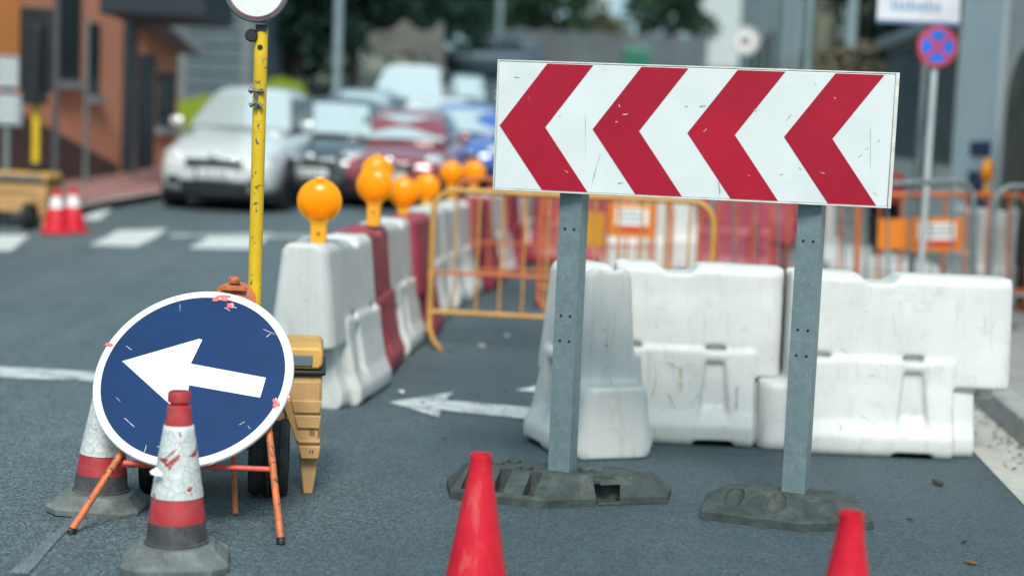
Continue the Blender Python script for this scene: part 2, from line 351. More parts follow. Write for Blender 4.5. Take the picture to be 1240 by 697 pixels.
# ---------------------------------------------------------------- moulded water barriers
def barrier_mesh(L,prot,notch,slots,gap,holes):
    h=L/2; U=MB(); hw=.140
    def sec(x,pts): return [(x,y,z) for y,z in pts]
    top=[(-hw+.045,.86),(hw-.045,.86),(hw-.012,.825),(hw+.026,.46),(hw+.040,.33),(-hw-.040,.33),(-hw-.026,.46),(-hw+.012,.825)]
    def sy(pts,k): return [(y*k,z) for y,z in pts]
    U.loft([sec(-h,sy(top,.72)),sec(-h+.022,sy(top,.9)),sec(-h+.06,top),sec(h-.06,top),sec(h-.022,sy(top,.9)),sec(h,sy(top,.72))])
    def low(k=1.0,zt=.455,wt=.184,wb=.268): return [(-wt,zt),(wt,zt),(wt+.012*k,.34),(wt+(wb-wt)*.55,.17),(wb,.09),(wb,.03),(wb-.02,0),(-wb+.02,0),(-wb,.03),(-wb,.09),(-wt-(wb-wt)*.55,.17),(-wt-.012*k,.34)]
    xe=h-gap
    U.loft([sec(-h+.005,low()),sec(xe,low())])
    U.loft([sec(xe-.02,low(1,.44,.13,.22)),sec(xe+min(.12,gap-.02),low(1,.44,.12,.19))])
    U.lathe([(.045,0),(.045,.02),(.02,.035)],16,M=Matrix.Translation((xe+min(.12,gap-.02)-.01,-.03,.17))@Matrix.Rotation(R_(90),4,'Y'))
    # end piece that takes the pin of the next barrier
    pr=[(-.15,.33),(.15,.33),(.17,.30),(.19,.14),(.205,.04),(.19,0),(-.19,0),(-.205,.04),(-.19,.14),(-.17,.30)]
    U.loft([sec(-h-prot,sy(pr,.72)),sec(-h-prot+.025,sy(pr,.93)),sec(-h-prot+.06,pr),sec(-h+.03,pr)])
    U.lathe([(.05,-.06),(.05,0),(.045,.06)],20,M=Matrix.Translation((h-.09,0,.325)))
    C=MB()
    n0,n1,n2,n3=notch-.125,notch-.065,notch+.055,notch+.10
    C.prism([(n0,.90),(n0,.862),(n1,.815),(n2,.815),(n3,.862),(n3,.90)],-.4,.4)
    C.box(-h-.01,-h-.01+.10,-.05,.05,.845,.9); 
    for s in (-1,1):
        for x in holes: C.box(x-.055,x+.055,s*.125,s*.3,.448,.475)
        for x in slots:
            C.box(x-.055,x+.055,s*.125,s*.3,.448,.475)
            C.loft([[(x-.045,s*.160,.385),(x+.045,s*.160,.385),(x+.062,s*.187,.19),(x-.062,s*.187,.19)],
                    [(x-.085,s*.30,.50),(x+.085,s*.30,.50),(x+.12,s*.34,.02),(x-.12,s*.34,.02)]])
            C.box(x+.047,x+.056,s*.10,s*.3,.19,.31)
        for x in slots: C.box(x-.10,x+.10,s*.12,s*.5,-.1,.024)
    me=baked(U,.0105,C,6,.003,'water_barrier_mesh'); 
    for v_ in me.vertices: v_.co.z*=1.03
    me.materials.append(WHITE_BAR); return me
BM1=barrier_mesh(1.10,.13,-.105,[.06],.29,[-.40])
BM2=barrier_mesh(.84,.11,-.10,[.09],.13,[-.33])
BM3=barrier_mesh(.50,.15,-.1,[.0],.12,[])
BMR=BM1.copy(); BMR.materials.clear(); BMR.materials.append(RED_BAR)
_g=MB(); _g.lathe([(.034,0),(.034,.010),(.028,.014),(.012,.014),(.010,.020),(.001,.021)],20); _o=_g.build('filler_cap',GREYPL); CAPM=_o.data; bpy.data.objects.remove(_o)
def barrier(me,x,y,rz,label,group=None,zb=0):
    o=bpy.data.objects.new('water_barrier',me); COL.objects.link(o)
    o.location=(x,y,hg(y)+zb); o.rotation_euler=(0,0,rz)
    n_={'a':-.105}.get('a') if me in (BM1,BMR) else -.10
    for xx,zz in ((n_,.812),(.28 if me in (BM1,BMR) else .2,.858)):
        c=bpy.data.objects.new('filler_cap',CAPM); COL.objects.link(c); c.parent=o; c.location=(xx,0,zz)
    return tag(o,label,'barrier',group)
c3=P(1086,440,7.69)
b3=barrier(BM1,c3.x-.045,7.60,0,'long white plastic water barrier at the right, its overhanging end beside the kerb')
c2=P(947,440,7.72)
b2=barrier(BM2,c2.x-.455,7.70,R_(-1),'white plastic water barrier with two slots, between the two steel sign posts')
barrier(BM3,.375,7.39,R_(90+21),'short white plastic water barrier seen end on, directly behind the left steel sign post')
from mathutils.bvhtree import BVHTree
def stroke(o,me,pts,w,m,name='scuff_mark'):
    bv=BVHTree.FromPolygons([v.co for v in me.vertices],[p.vertices for p in me.polygons]); L_=[];R2=[]
    P2=[]
    for a,b in zip(pts,pts[1:]):
        for k in range(6): P2.append(Vector(a).lerp(Vector(b),k/6))
    P2.append(Vector(pts[-1]))
    for i,p in enumerate(P2):
        t=(P2[min(i+1,len(P2)-1)]-P2[max(i-1,0)]).normalized(); n_=Vector((-t.y,t.x))*w*(random.uniform(.5,1) if 0<i<len(P2)-1 else .3)
        for q,ls in ((p+n_,L_),(p-n_,R2)):
            h=bv.ray_cast(Vector((q.x,-1,q.y)),Vector((0,1,0))); ls.append((q.x,(h[0].y if h[0] else -.2)-.0015,q.y))
    g=MB(); k=len(L_); g.add(L_+R2,[(i,i+1,k+i+1,k+i) for i in range(k-1)]); g.build(name,m,o,smooth=False)
OLIVE=mat('olive_stain',(.47,.47,.38),.7,var=.25,vs=30); GREYSC=mat('grey_rub_mark',(.42,.44,.43),.7,var=.25,vs=30)
for pts,w,m_2 in [([(-.21,.41),(-.20,.30),(-.22,.22)],.006,OLIVE),([(-.15,.40),(-.08,.37),(-.075,.26)],.012,OLIVE),([(-.14,.25),(-.10,.17)],.006,OLIVE),([(-.26,.18),(-.25,.08)],.008,OLIVE),([(.20,.30),(.20,.18)],.012,GREYSC),([(-.02,.20),(.02,.26)],.003,GREYSC),([(-.32,.17),(-.29,.09)],.006,OLIVE)]:
    stroke(b2,BM2,pts,w,m_2)
for pts,w,m_2 in [([(-.16,.39),(-.13,.392)],.004,GREYSC),([(-.05,.70),(-.03,.58)],.002,GREYSC),([(-.30,.52),(-.24,.47)],.002,GREYSC),([(.40,.70),(.41,.62)],.0025,GREYSC),([(-.2,.20),(-.12,.16)],.002,GREYSC)]:
    stroke(b3,BM1,pts,w,m_2)
# the row along the middle of the road
RW='alternating white and red water barriers in the row along the road'
nm=['nearest white water barrier of the row, with the first amber lamp on its end','red water barrier squeezed directly behind the nearest white one of the row',
    'second white water barrier of the row, with a doubled amber lamp above it','second red water barrier of the row, ahead of the ochre crowd fence foot',
    'third white water barrier of the row, beside the rounded end of the ochre crowd fence','white water barrier of the row behind the first bars of the ochre crowd fence',
    'white water barrier of the row behind the second gap of the ochre crowd fence','dark red water barrier of the row seen through the ochre crowd fence, left one',
    'white water barrier wedged between the two dark red ones behind the ochre crowd fence','dark red water barrier of the row seen through the ochre crowd fence, right one',
    'last white water barrier of the row, where it meets the cross row']
xs_=[-1.02,-.97,-.91,-.80,-.78,-.70,-.60,-.42,-.30,-.15,.02]; yv=8.0+.55
rowpos=[]
for i in range(11):
    y=8.42+.99*i if i<6 else 8.42+.99*5+.82*(i-5)
    d=[.13,.04,.08,.02,.05,.08,.12,.14,.16,.18,.2][i]
    x=xs_[i]
    rowpos.append((x,y))
    red=i in (1,3,7,9)
    barrier(BMR if red else BM1,x,y,R_(-90)-d+random.uniform(-.03,.03)+math.pi*0,nm[i],RW) if False else \
    barrier(BMR if red else BM1,x,y,R_(-90)-d,nm[i],RW)
# the cross row further back
CR='white and red water barriers of the row across the road'
for (px,y,rz,red,lab) in [(702,17.4,4,1,'red water barrier of the cross row, behind the ochre info plate of the orange fence'),
      (757,17.0,84,0,'white water barrier end on in the cross row, just right of the orange notice plate'),
      (794,17.3,80,0,'white water barrier end on in the cross row, below the second red chevron'),
      (822,17.6,86,0,'white water barrier in the cross row touching the long red one on its left'),
      (902,17.2,0,1,'long red water barrier of the cross row, below the third red chevron'),
      (985,16.9,86,0,'white water barrier end on behind the right steel sign post')]:
    barrier(BMR if red else BM1,GX(px,y),y,R_(rz),lab,CR)
for (px,y,rz,lab) in [(1178,14.6,88,'white water barrier on the pavement under the side-on amber lamp'),(1222,14.9,80,'white water barrier at the right picture edge behind the grey crowd fence'),
                      (1040,15.8,5,'low white water barrier lying beyond the orange fence in front of the parked motorcycle')]:
    o=barrier(BM1,GX(px,y),y,R_(rz),lab,None,.13 if px>1100 else -.22)
    if px==1040: o.location.z=hg(y)-.02; o.rotation_euler=(R_(88),0,R_(3)); o.location.z=hg(y)+.22

# ---------------------------------------------------------------- amber hazard lamps
def make_lamp():
    root=empty('hazard_lamp'); T=Matrix.Translation((0,0,.20))@Matrix.Rotation(R_(90),4,'X')
    l=MB(); prl=[(.111*math.sin(a)+(.0022 if k_%2 else 0),-.058*math.cos(a)) for k_,a in enumerate([R_(4+86*i_/16) for i_ in range(17)])]; l.lathe(prl+[(a_,-b_) for a_,b_ in reversed(prl)],48,M=T)
    lens=l.build('lens',AMBER,root,ang=25)
    r=MB(); r.lathe([(.106,-.012),(.115,-.012),(.115,.012),(.106,.012)],48,M=T); r.build('rim',AMBERHOUSE,lens)
    h=MB(); h.lathe([(.02,0),(.028,.006),(.022,.018)],16,M=Matrix.Translation((0,0,.306))); h.build('cap',AMBERHOUSE,root)
    b=MB(); b.prism([(-.04,-.06),(.04,-.06),(.042,.07),(.055,.115),(.03,.14),(-.03,.14),(-.055,.115),(-.042,.07)],-.022,.022); bb=b.build('bracket',AMBERHOUSE,root,bev=.006)
    s=MB(); s.lathe([(.008,0),(.009,.006),(.004,.01)],10,M=Matrix.Translation((0,-.022,.03))@Matrix.Rotation(R_(90),4,'X')); s.build('bolt',DARKSTEEL,bb)
    g=MB()
    for k in range(-4,5): g.box(k*.012-.002,k*.012+.002,-.058,-.046,.105,.17)
    g.build('ribbing',AMBER,lens)
    return root
lamp0=make_lamp(); first=True
LG='amber hazard lamps on the water barriers'
for (px,py,y,rz,lab) in [(387,243,8.0,4,'nearest amber hazard lamp, on the first white barrier of the row'),
      (454,224,9.6,-6,'amber hazard lamp in front of another one, above the second white barrier of the row'),
      (457,207,11.3,8,'amber hazard lamp rising behind and above the second one of the row'),
      (489,233,11.6,3,'amber hazard lamp in the middle of the cluster, right of the doubled pair'),
      (517,226,13.6,-4,'amber hazard lamp just left of the bend of the ochre crowd fence'),
      (547,209,15.3,5,'amber hazard lamp, left one of the two far ones behind the orange rail'),
      (574,208,15.6,-5,'amber hazard lamp, right one of the two far ones behind the orange rail'),
      (1195,207,14.4,72,'amber hazard lamp turned side on, before the dark blue door on the right')]:
    o=lamp0 if first else copy_tree(lamp0); first=False
    q=P(px,py,y); o.location=(q.x,y,q.z-.20); o.rotation_euler=(0,0,R_(rz)); tag(o,lab,'lamp',LG)

# ---------------------------------------------------------------- chevron board with its two posts
PL=Vector((.226,6.20,0)); PR=Vector((1.166,6.05,0)); du=(PR-PL).normalized(); yaw=math.atan2(du.y,du.x)
def solve_u(px,py):   # where the picture point falls on the upright plane through the post fronts
    n=Vector((-du.y,du.x,0)); q0=PL-n*.06; d=ray(px,py); t=n.dot(q0-Vector((0,0,CH)))/n.dot(d); return Vector((0,0,CH))+d*t
b00=solve_u(600,226); b10=solve_u(1078,253); b01=solve_u(603,71); b11=solve_u(1081,93)
u0=((b00+b01)/2-PL).dot(du); u1=((b10+b11)/2-PL).dot(du); z0=(b00.z+b10.z)/2; z1=(b01.z+b11.z)/2
BW,BH=u1-u0,z1-z0
sign=empty('chevron_sign',PL,yaw,'long white board with four red chevrons pointing left on two grey steel posts','road sign')
up=(PR-PL).length
def ptilt(): return 0
y_f=-.06
pn=MB(); pn.box(u0,u1,y_f,y_f+.045,z0,z1); panel=pn.build('panel',WHITEPAINT,sign,bev=.004)
e=.003; TM=Matrix.Translation((0,0,0))
for k in range(4):
    c=MB(); uu=u0+(.008+.2425*k)*BW; A=.118*BW; Wd=.119*BW; zc=z0+BH*.497
    zt,zb=z1-.004,z0+.003
    pts=[(uu,zc),(uu+A,zt),(uu+A+Wd,zt),(uu+Wd+.001,zc),(uu+A+Wd,zb),(uu+A,zb)]
    # two convex halves kept in one mesh
    ya=y_f-.0015; yb=y_f+.0
    c.add([(x,ya,z) for x,z in pts],[(0,1,2,3),(0,3,4,5)]); ch=c.build('chevron',REDFILM,panel,smooth=False)
def bpt(px,py,off):
    q0=PL+Vector((du.y,-du.x,0))*(-y_f+off); n=Vector((du.y,-du.x,0)); o0=Vector((0,0,CH)); d=ray(px,py); t=n.dot(q0-o0)/n.dot(d); w=o0+d*t-PL
    return Vector((w.dot(du),-(w.dot(n)),w.z))
SCR=mat('grey_scuff_marks',(.22,.25,.25),.6,var=.3,vs=40); SCRP=mat('pale_scuff_marks',(.58,.42,.38),.6,var=.3,vs=40); SCRT=mat('teal_paint_flecks',(.12,.36,.42),.6)
for (x0,y0,x1,y1,w,mm) in [(709,137,709,198,.35,SCR),(727,185,716,226,.5,SCR),(1054,153,1054,212,.3,SCR),(870,219,872,236,.6,SCR),(967,202,970,206,.8,SCR),(952,146,958,139,.5,SCR),(829,129,833,129,.9,SCRT),(847,129,855,128,.8,SCRT),(748,222,755,221,.6,SCRT),
      (753,139,761,138,.7,SCRP),(745,148,748,147,.9,SCRP),(749,126,751,130,.8,SCRP),(852,160,856,155,.6,SCRP),(944,211,949,211,.6,SCRP),(912,133,917,134,.9,SCRP),(993,209,999,210,.8,SCRP),(986,103,988,101,.7,SCRP),(684,206,688,209,.5,SCRP),(731,80,733,87,.4,SCRP),(676,140,679,141,.6,SCRP),(1010,118,1012,120,.7,SCRP),(905,212,909,213,.6,SCRP),(1058,232,1062,236,.8,SCRP),(1039,190,1044,187,.5,SCR),(1047,181,1052,179,.4,SCR),(1063,171,1066,170,.5,SCR),(622,93,629,94,.6,SCR),(615,160,617,166,.5,SCR),(640,116,641,121,.4,SCR)]:
    A_=Vector((x0,y0));B_=Vector((x1,y1)); n_=(B_-A_).normalized(); n_=Vector((-n_.y,n_.x))*w; ln=[(A_+(B_-A_)*k/6+n_*random.uniform(-.5,.5),random.uniform(.2,1) if 0<k<6 else .1) for k in range(7)]
    g=MB(); g.add([bpt(*(p+n_*q),.0022) for p,q in ln]+[bpt(*(p-n_*q),.0022) for p,q in ln],[(k,k+1,k+8,k+7) for k in range(6)]); g.build('scuff',mm,panel,smooth=False)
fr=MB()
fr.box(u0-.004,u1+.004,y_f-.002,y_f+.05,z1,z1+.006); fr.box(u0-.004,u1+.004,y_f-.003,y_f+.05,z0-.006,z0)
fr.box(u1,u1+.014,y_f-.008,y_f+.05,z0-.006,z1+.006); fr.box(u0-.006,u0,y_f-.004,y_f+.05,z0-.006,z1+.006)
fr.build('edge_flange',mat('worn_white_edge',(.62,.62,.57),.5,var=.12,vs=14,dirt=(.35,.33,.28),da=.5,ds=20),panel,bev=.002)
def post(u):
    w,dp=.047,.09; p=MB()
    # open galvanised channel: front web and two returns, slightly twisted to show its right flank
    M=Matrix.Translation((u,0,0))@Matrix.Rotation(R_(-14),4,'Z')
    p.prism([(0,0)],0,0) if False else None
    th=.004; prof=[(-w,0),(w,0),(w,dp),(w-.014,dp),(w-.014,dp-th),(w-th,dp-th),(w-th,th),(-w+th,th),(-w+th,dp-th),(-w+.014,dp-th),(-w+.014,dp),(-w,dp)]
    p.loft([[M@Vector((x,y-.012,0.085)) for x,y in prof],[M@Vector((x,y-.012,z1-.05)) for x,y in prof]])
    o=p.build('post',GALV,sign,bev=.002,smooth=False)
    for z in (.655,.758,1.112):
        for dx in (-.018,.022): h=MB(); h.lathe([(.0055,0),(.0055,.002)],10,M=M@Matrix.Translation((dx,-.0125,z))@Matrix.Rotation(R_(90),4,'X')); h.build('bolt_hole',BLACK,o)
    return o
p1=post(0); p2=post(up)
# recycled rubber base blocks the posts stand in
def crisp(B,C):
    obs=[]
    for nm_,g_ in (('b',B),('c',C)):
        me=bpy.data.meshes.new(nm_); me.from_pydata(g_.v,[],g_.f); b=bmesh.new(); b.from_mesh(me); bmesh.ops.recalc_face_normals(b,faces=b.faces); b.to_mesh(me); b.free()
        o=bpy.data.objects.new(nm_,me); COL.objects.link(o); obs.append(o)
    md=obs[0].modifiers.new('b','BOOLEAN'); md.operation='DIFFERENCE'; md.object=obs[1]; md.solver='EXACT'; md.use_self=True
    md=obs[0].modifiers.new('v','BEVEL'); md.width=.004; md.segments=1; md.limit_method='ANGLE'; md.angle_limit=R_(18)
    out=bpy.data.meshes.new_from_object(obs[0].evaluated_get(bpy.context.evaluated_depsgraph_get())); out.name='rubber_block_mesh'
    for o in obs: bpy.data.objects.remove(o)
    out.shade_smooth(); out.set_sharp_from_angle(angle=R_(16)); return out
def block_mesh(bot,top,H,c,cuts=None,studs=(),extra=()):
    B=MB()
    for e_ in extra: B.box(e_[0]-c[0],e_[1]-c[0],e_[2]-c[1],e_[3]-c[1],e_[4],e_[5])
    f=lambda pts,z:[(x-c[0],y-c[1],z) for x,y in pts]
    B.loft([f(bot,0),f(bot,.032),f(top,H)])
    for (x,y) in studs: B.lathe([(.030,H-.02),(.030,H+.010),(.026,H+.013)],6,M=Matrix.Translation((x-c[0],y-c[1],0)))
    C=MB(); cuts(C)
    return crisp(B,C)
def slots_a(C):
    for u in (.06,.19,.32): C.box(u-.024,u+.024,.022,.155,.026,.3,M=Matrix.Translation((-.216-.1,6.10-6.3,0))@Matrix.Rotation(R_(-15.5),4,'Z'))
def slots_b(C): C.box(.37-.55,.475-.55,5.9-6.3,6.20-6.3,.012,.078); C.box(.37-.55,.475-.55,5.9-6.3,6.15-6.3,.095,.2)
def slots_c(C):
    for u in (.10,.27): C.lathe([(.001,-1),(.5,-.87),(.87,-.5),(1,0),(.87,.5),(.5,.87),(.001,1)],20,M=Matrix.Translation((.79-1.1,5.94-6.2,0))@Matrix.Rotation(R_(-20),4,'Z')@Matrix.Translation((u,.115,.088))@Matrix.Rotation(R_(20),4,'X')@Matrix.Diagonal((.042,.085,.044,1)))
RBA=block_mesh([(-.216,6.10),(.146,6.00),(.375,6.07),(.375,6.38),(-.05,6.44),(-.24,6.32)],[(-.15,6.245),(.205,6.145),(.36,6.13),(.36,6.31),(-.03,6.36),(-.16,6.29)],.115,(.1,6.3),slots_a)
RBB=block_mesh([(.385,6.09),(.676,6.18),(.71,6.36),(.42,6.42)],[(.395,6.13),(.595,6.21),(.61,6.30),(.42,6.35)],.112,(.55,6.3),slots_b,(),[(.36,.42,6.14,6.30,.002,.10)])
RBC=block_mesh([(.785,5.94),(1.15,5.80),(1.46,5.89),(1.43,6.16),(.84,6.25)],[(.885,6.085),(1.25,5.985),(1.375,5.995),(1.365,6.10),(.92,6.16)],.10,(1.1,6.2),slots_c,(),[(1.30,1.425,5.95,6.14,.03,.082),(1.2,1.345,6.06,6.10,.09,.108)])
for m_2 in (RBA,RBB,RBC): m_2.materials.append(RUBBER)
def block(me,loc,label):
    o=bpy.data.objects.new('base_block',me); COL.objects.link(o); o.location=loc; return tag(o,label,'sign base','rubber base blocks of the chevron board')
ba=block(RBA,(.1,6.3,0),'ribbed black rubber base block with raised studs under the left steel post')
block(RBB,(.55,6.3,0),'dark rubber base block with a square hole, butted against the ribbed one')
block(RBC,(1.1,6.2,0),'grey rubber base block with two scooped hollows under the right steel post')

for (x_,y_) in ((-.03,6.29),(.09,6.205),(.24,6.31),(.335,6.22),(.04,6.33)):
    g=MB(); g.lathe([(.031,.110),(.031,.125),(.027,.129)],6,M=Matrix.Translation((x_-.1,y_-6.3,0))); g.build('stud',RUBBER,ba)
# ---------------------------------------------------------------- blue arrow sign on an orange trestle
dc=P(234,455.5,5.6); RD=119.5/FPX*(dc-Vector((0,0,CH))).length*1.0
ncam=Vector((-.055,.54,.83)).normalized(); nw=(RT*ncam.x+UP*ncam.y-FW*ncam.z).normalized()
asgn=empty('arrow_sign',(dc.x,dc.y,0),0,'round blue sign with a white arrow pointing left, leaning on a scuffed orange tube stand','road sign')
# disc frame: local z = normal, local x chosen so that the arrow direction fits
ex=(RT-nw*RT.dot(nw)).normalized(); ey=nw.cross(ex)
DM=Matrix.Translation((0,0,dc.z))@Matrix(((ex.x,ey.x,nw.x,0),(ex.y,ey.y,nw.y,0),(ex.z,ey.z,nw.z,0),(0,0,0,1)))
d=MB(); d.lathe([(RD-.012,-.022),(RD-.004,-.02),(RD,-.012),(RD,.0),(RD-.004,.004),(RD-.012,.004)],96,M=DM); plate=d.build('sign_plate',WHITESIGN,asgn,ang=50)
d=MB(); d.lathe([(RD*.918,.0035),(RD*.918,.0055)],96,M=DM); d.build('blue_face',BLUE,plate)
def dpt(px,py,off):  # picture point on the disc plane, in the sign's own space
    o0=Vector((0,0,CH)); dd=ray(px,py); q0=dc+nw*off; t=nw.dot(q0-o0)/nw.dot(dd); w=o0+dd*t; return Vector((w.x-dc.x,w.y-dc.y,w.z))
ar=[(148,437),(241,410),(245,411),(231,440),(322,457),(315,481),(229,466),(228,472),(211,494)]
a=MB(); a.add([dpt(x,y,.0072) for x,y in ar],[tuple(range(len(ar)))]); arrow=a.build('arrow',WHITESIGN,plate,smooth=False)
# scratches and stickers of red paint on the face
for (x0,y0,x1,y1,w) in [(218,367,218,377,.9),(175,548,177,538,1.0),(253,563,262,558,.8),(322,408,330,402,1.0),(289,514,297,510,.8),(300,515,303,519,.8),(150,505,163,517,1.0),(270,470,283,468,.6),(140,480,146,486,.8),(318,398,334,405,.7),(190,540,196,541,1.2),(195,534,199,537,.9),(271,372,279,376,1.0),(282,371,287,373,1.1),(152,418,160,424,.8)]:
    A0=Vector((x0,y0));B0=Vector((x1,y1)); n2=(B0-A0).normalized(); n2=Vector((-n2.y,n2.x))*w*.36; ln=[]
    for k in range(7): ln.append((A0+(B0-A0)*k/6+n2*random.uniform(-.4,.4),random.uniform(.3,1) if 0<k<6 else .15))
    sc=MB(); sc.add([dpt(*(p+n2*q),.0068) for p,q in ln]+[dpt(*(p-n2*q),.0068) for p,q in ln],[(k,k+1,k+8,k+7) for k in range(6)]); sc.build('scratch',WHITESIGN,plate,smooth=False)
SPRAY=mat('red_spray_paint',(.72,.13,.12),.5,var=.25,vs=40,chip=(.7,.7,.68),ca=.16,cs=60)
for (x,y,w,h) in [(268,360,13,5),(132,417,6,3),(334,488,5,6),(196,552,6,3),(349,482,2.5,5),(279,370,7,4)]:
    pts=[]
    for k in range(18):
        an=k/18*2*math.pi; rr=random.uniform(.45,1.15); pts.append(dpt(x+math.cos(an)*w*rr,y+math.sin(an)*h*rr,.0085))
    c0=dpt(x,y,.0085); sp=MB(); sp.add([c0]+pts,[(0,1+k,1+(k+1)%18) for k in range(18)]); sp.build('paint_spot',SPRAY,plate,smooth=False)
L2=lambda v:Vector((v.x-dc.x,v.y-dc.y,v.z))
def legto(p0,p1,r,name,m,**k):
    g=MB(); g.tube([p0,p1],r,14); return g.build(name,m,asgn,**k)
fl=L2(G(86,648)); fr_=L2(G(340,660)); bk=L2(G(285,626)); bk2=L2(G(268,622))
tl=L2(P(154,538,5.50)); tr=L2(P(325,516,5.50)); 
tl2=tl+(tl-fl)*.12; tr2=tr+(tr-fr_)*.12
topc=L2(P(283,365,5.95))
for f,tt in ((fl,tl2),(fr_,tr2)):
    f2=f+Vector((0,0,.012)); g=legto(f2,f2+(tt-f2)*.98,.013,'leg',LEGORANGE)
    c=MB(); c.tube([f+Vector((0,0,.001)),f2+(tt-f2)*.03],.0155,14); c.build('foot_cap',BLACK,g)
legto(bk+Vector((0,0,.012)),topc+Vector((-.02,0,-.05)),.011,'leg',LEGORANGE)
legto(L2(P(150,560,5.44)),L2(P(331,568,5.44)),.010,'crossbar',LEGPINK)
legto(L2(P(143,562,5.5)),L2(P(290,566,5.60)),.010,'crossbar',LEGPINK)
# clamp plate at the top
g=MB(); T=Matrix.Translation(topc+Vector((0,0,0)))@Matrix.Rotation(R_(60),4,'X')
g.lathe([(.085,-.012),(.088,0),(.07,.016),(.03,.024)],28,M=T); tb=g.build('top_clamp',LEGORANGE,asgn,ang=50)
g=MB(); g.lathe([(.022,.02),(.024,.035),(.018,.045)],14,M=Matrix.Translation(topc+Vector((.0,.0,.052)))); g.box(-.05,.05,-.01,.01,.0,.02,M=Matrix.Translation(topc+Vector((0,-.02,.045)))); g.build('clamp_knob',LEGORANGE,tb,bev=.003)
for an in (20,70,110,160):
    g=MB(); g.lathe([(.008,.0),(.008,.008)],8,M=T@Matrix.Translation((.06*math.cos(R_(an)),.06*math.sin(R_(an)),.012))); g.build('bolt',DARKSTEEL,tb)

# ---------------------------------------------------------------- worn striped cones
def worn_cone(loc,rz,torn,label):
    root=empty('traffic_cone',loc,rz,label,'traffic cone','worn red and white cones')
    b=MB(); oc=lambda a,c,z:[(a,-c,z),(a,c,z),(c,a,z),(-c,a,z),(-a,c,z),(-a,-c,z),(-c,-a,z),(c,-a,z)]
    b.loft([oc(.172,.118,0),oc(.175,.12,.024),oc(.170,.116,.033),oc(.132,.078,.060),oc(.125,.072,.074),oc(.10,.05,.077)]); b.build('base',CONEBASE,root,bev=.0025,ang=20)
    k=MB(); k.lathe([(.108,.07),(.106,.084),(.099,.088),(.094,.152)],48); k.build('black_band',CONEBLACK,root)
    k=MB(); k.lathe([(.094,.152),(.084,.236),(.0425,.50),(.040,.535),(.030,.541),(.030,.547),(.038,.552),(.038,.578),(.034,.586),(.026,.586),(.024,.54)],48,caps=False); k.build('body',CONERED,root)
    k=MB(); 
    prof=[]; 
    for i in range(14):
        z=.236+(.474-.236)*i/13; r=.084+(.0470-.084)*i/13; prof.append((r+.0025,z))
    k.lathe([(prof[0][0]-.003,.2355)]+prof+[(prof[-1][0]-.004,.4745)],64,caps=False); s=k.build('reflective_sleeve',SLEEVE_TORN if torn else SLEEVE,root,ang=80)
    if torn:
        f=MB(); 
        f.add([(-.066,-.066,.345),(-.045,-.082,.325),(-.052,-.085,.318),(-.082,-.075,.322),(-.088,-.066,.330)],[(0,1,2,3,4)]); f.build('loose_flap',WHITESIGN,s,smooth=False)
    return root
c=G(213,684); worn_cone((c.x,c.y,0),R_(10),True,'worn red and white cone with a torn sleeve, in front of the blue arrow sign')
c=G(121,615); cbk=worn_cone((c.x,c.y,0),R_(-5),False,'worn red and white cone half hidden behind the left edge of the blue arrow sign')
cbk.rotation_euler=(0,R_(2.2),0); cbk.scale=(1,1,.9)
def plain_cone(px,y,label,rz):
    x=P(px,640,y).x
    root=empty('traffic_cone',(x,y,0),rz,label,'traffic cone','plain fluorescent cones at the front')
    k=MB(); k.lathe([(.112,.025),(.099,.10),(.039,.44),(.0325,.500),(.034,.505),(.0335,.511),(.0295,.511),(.0285,.50),(.032,.44)],56,caps=False); k.build('body',CONEORANGE,root,ang=50)
    b=MB(); b.box(-.15,.15,-.15,.15,0,.026); b.lathe([(.13,.02),(.112,.034)],40); b.build('base',CONEORANGE,root,bev=.008)
plain_cone(579,4.55,'plain fluorescent red cone before the left sign base, tall in the frame',.2)
plain_cone(1030,3.99,'plain fluorescent red cone before the right sign base, only its tip showing',.5)

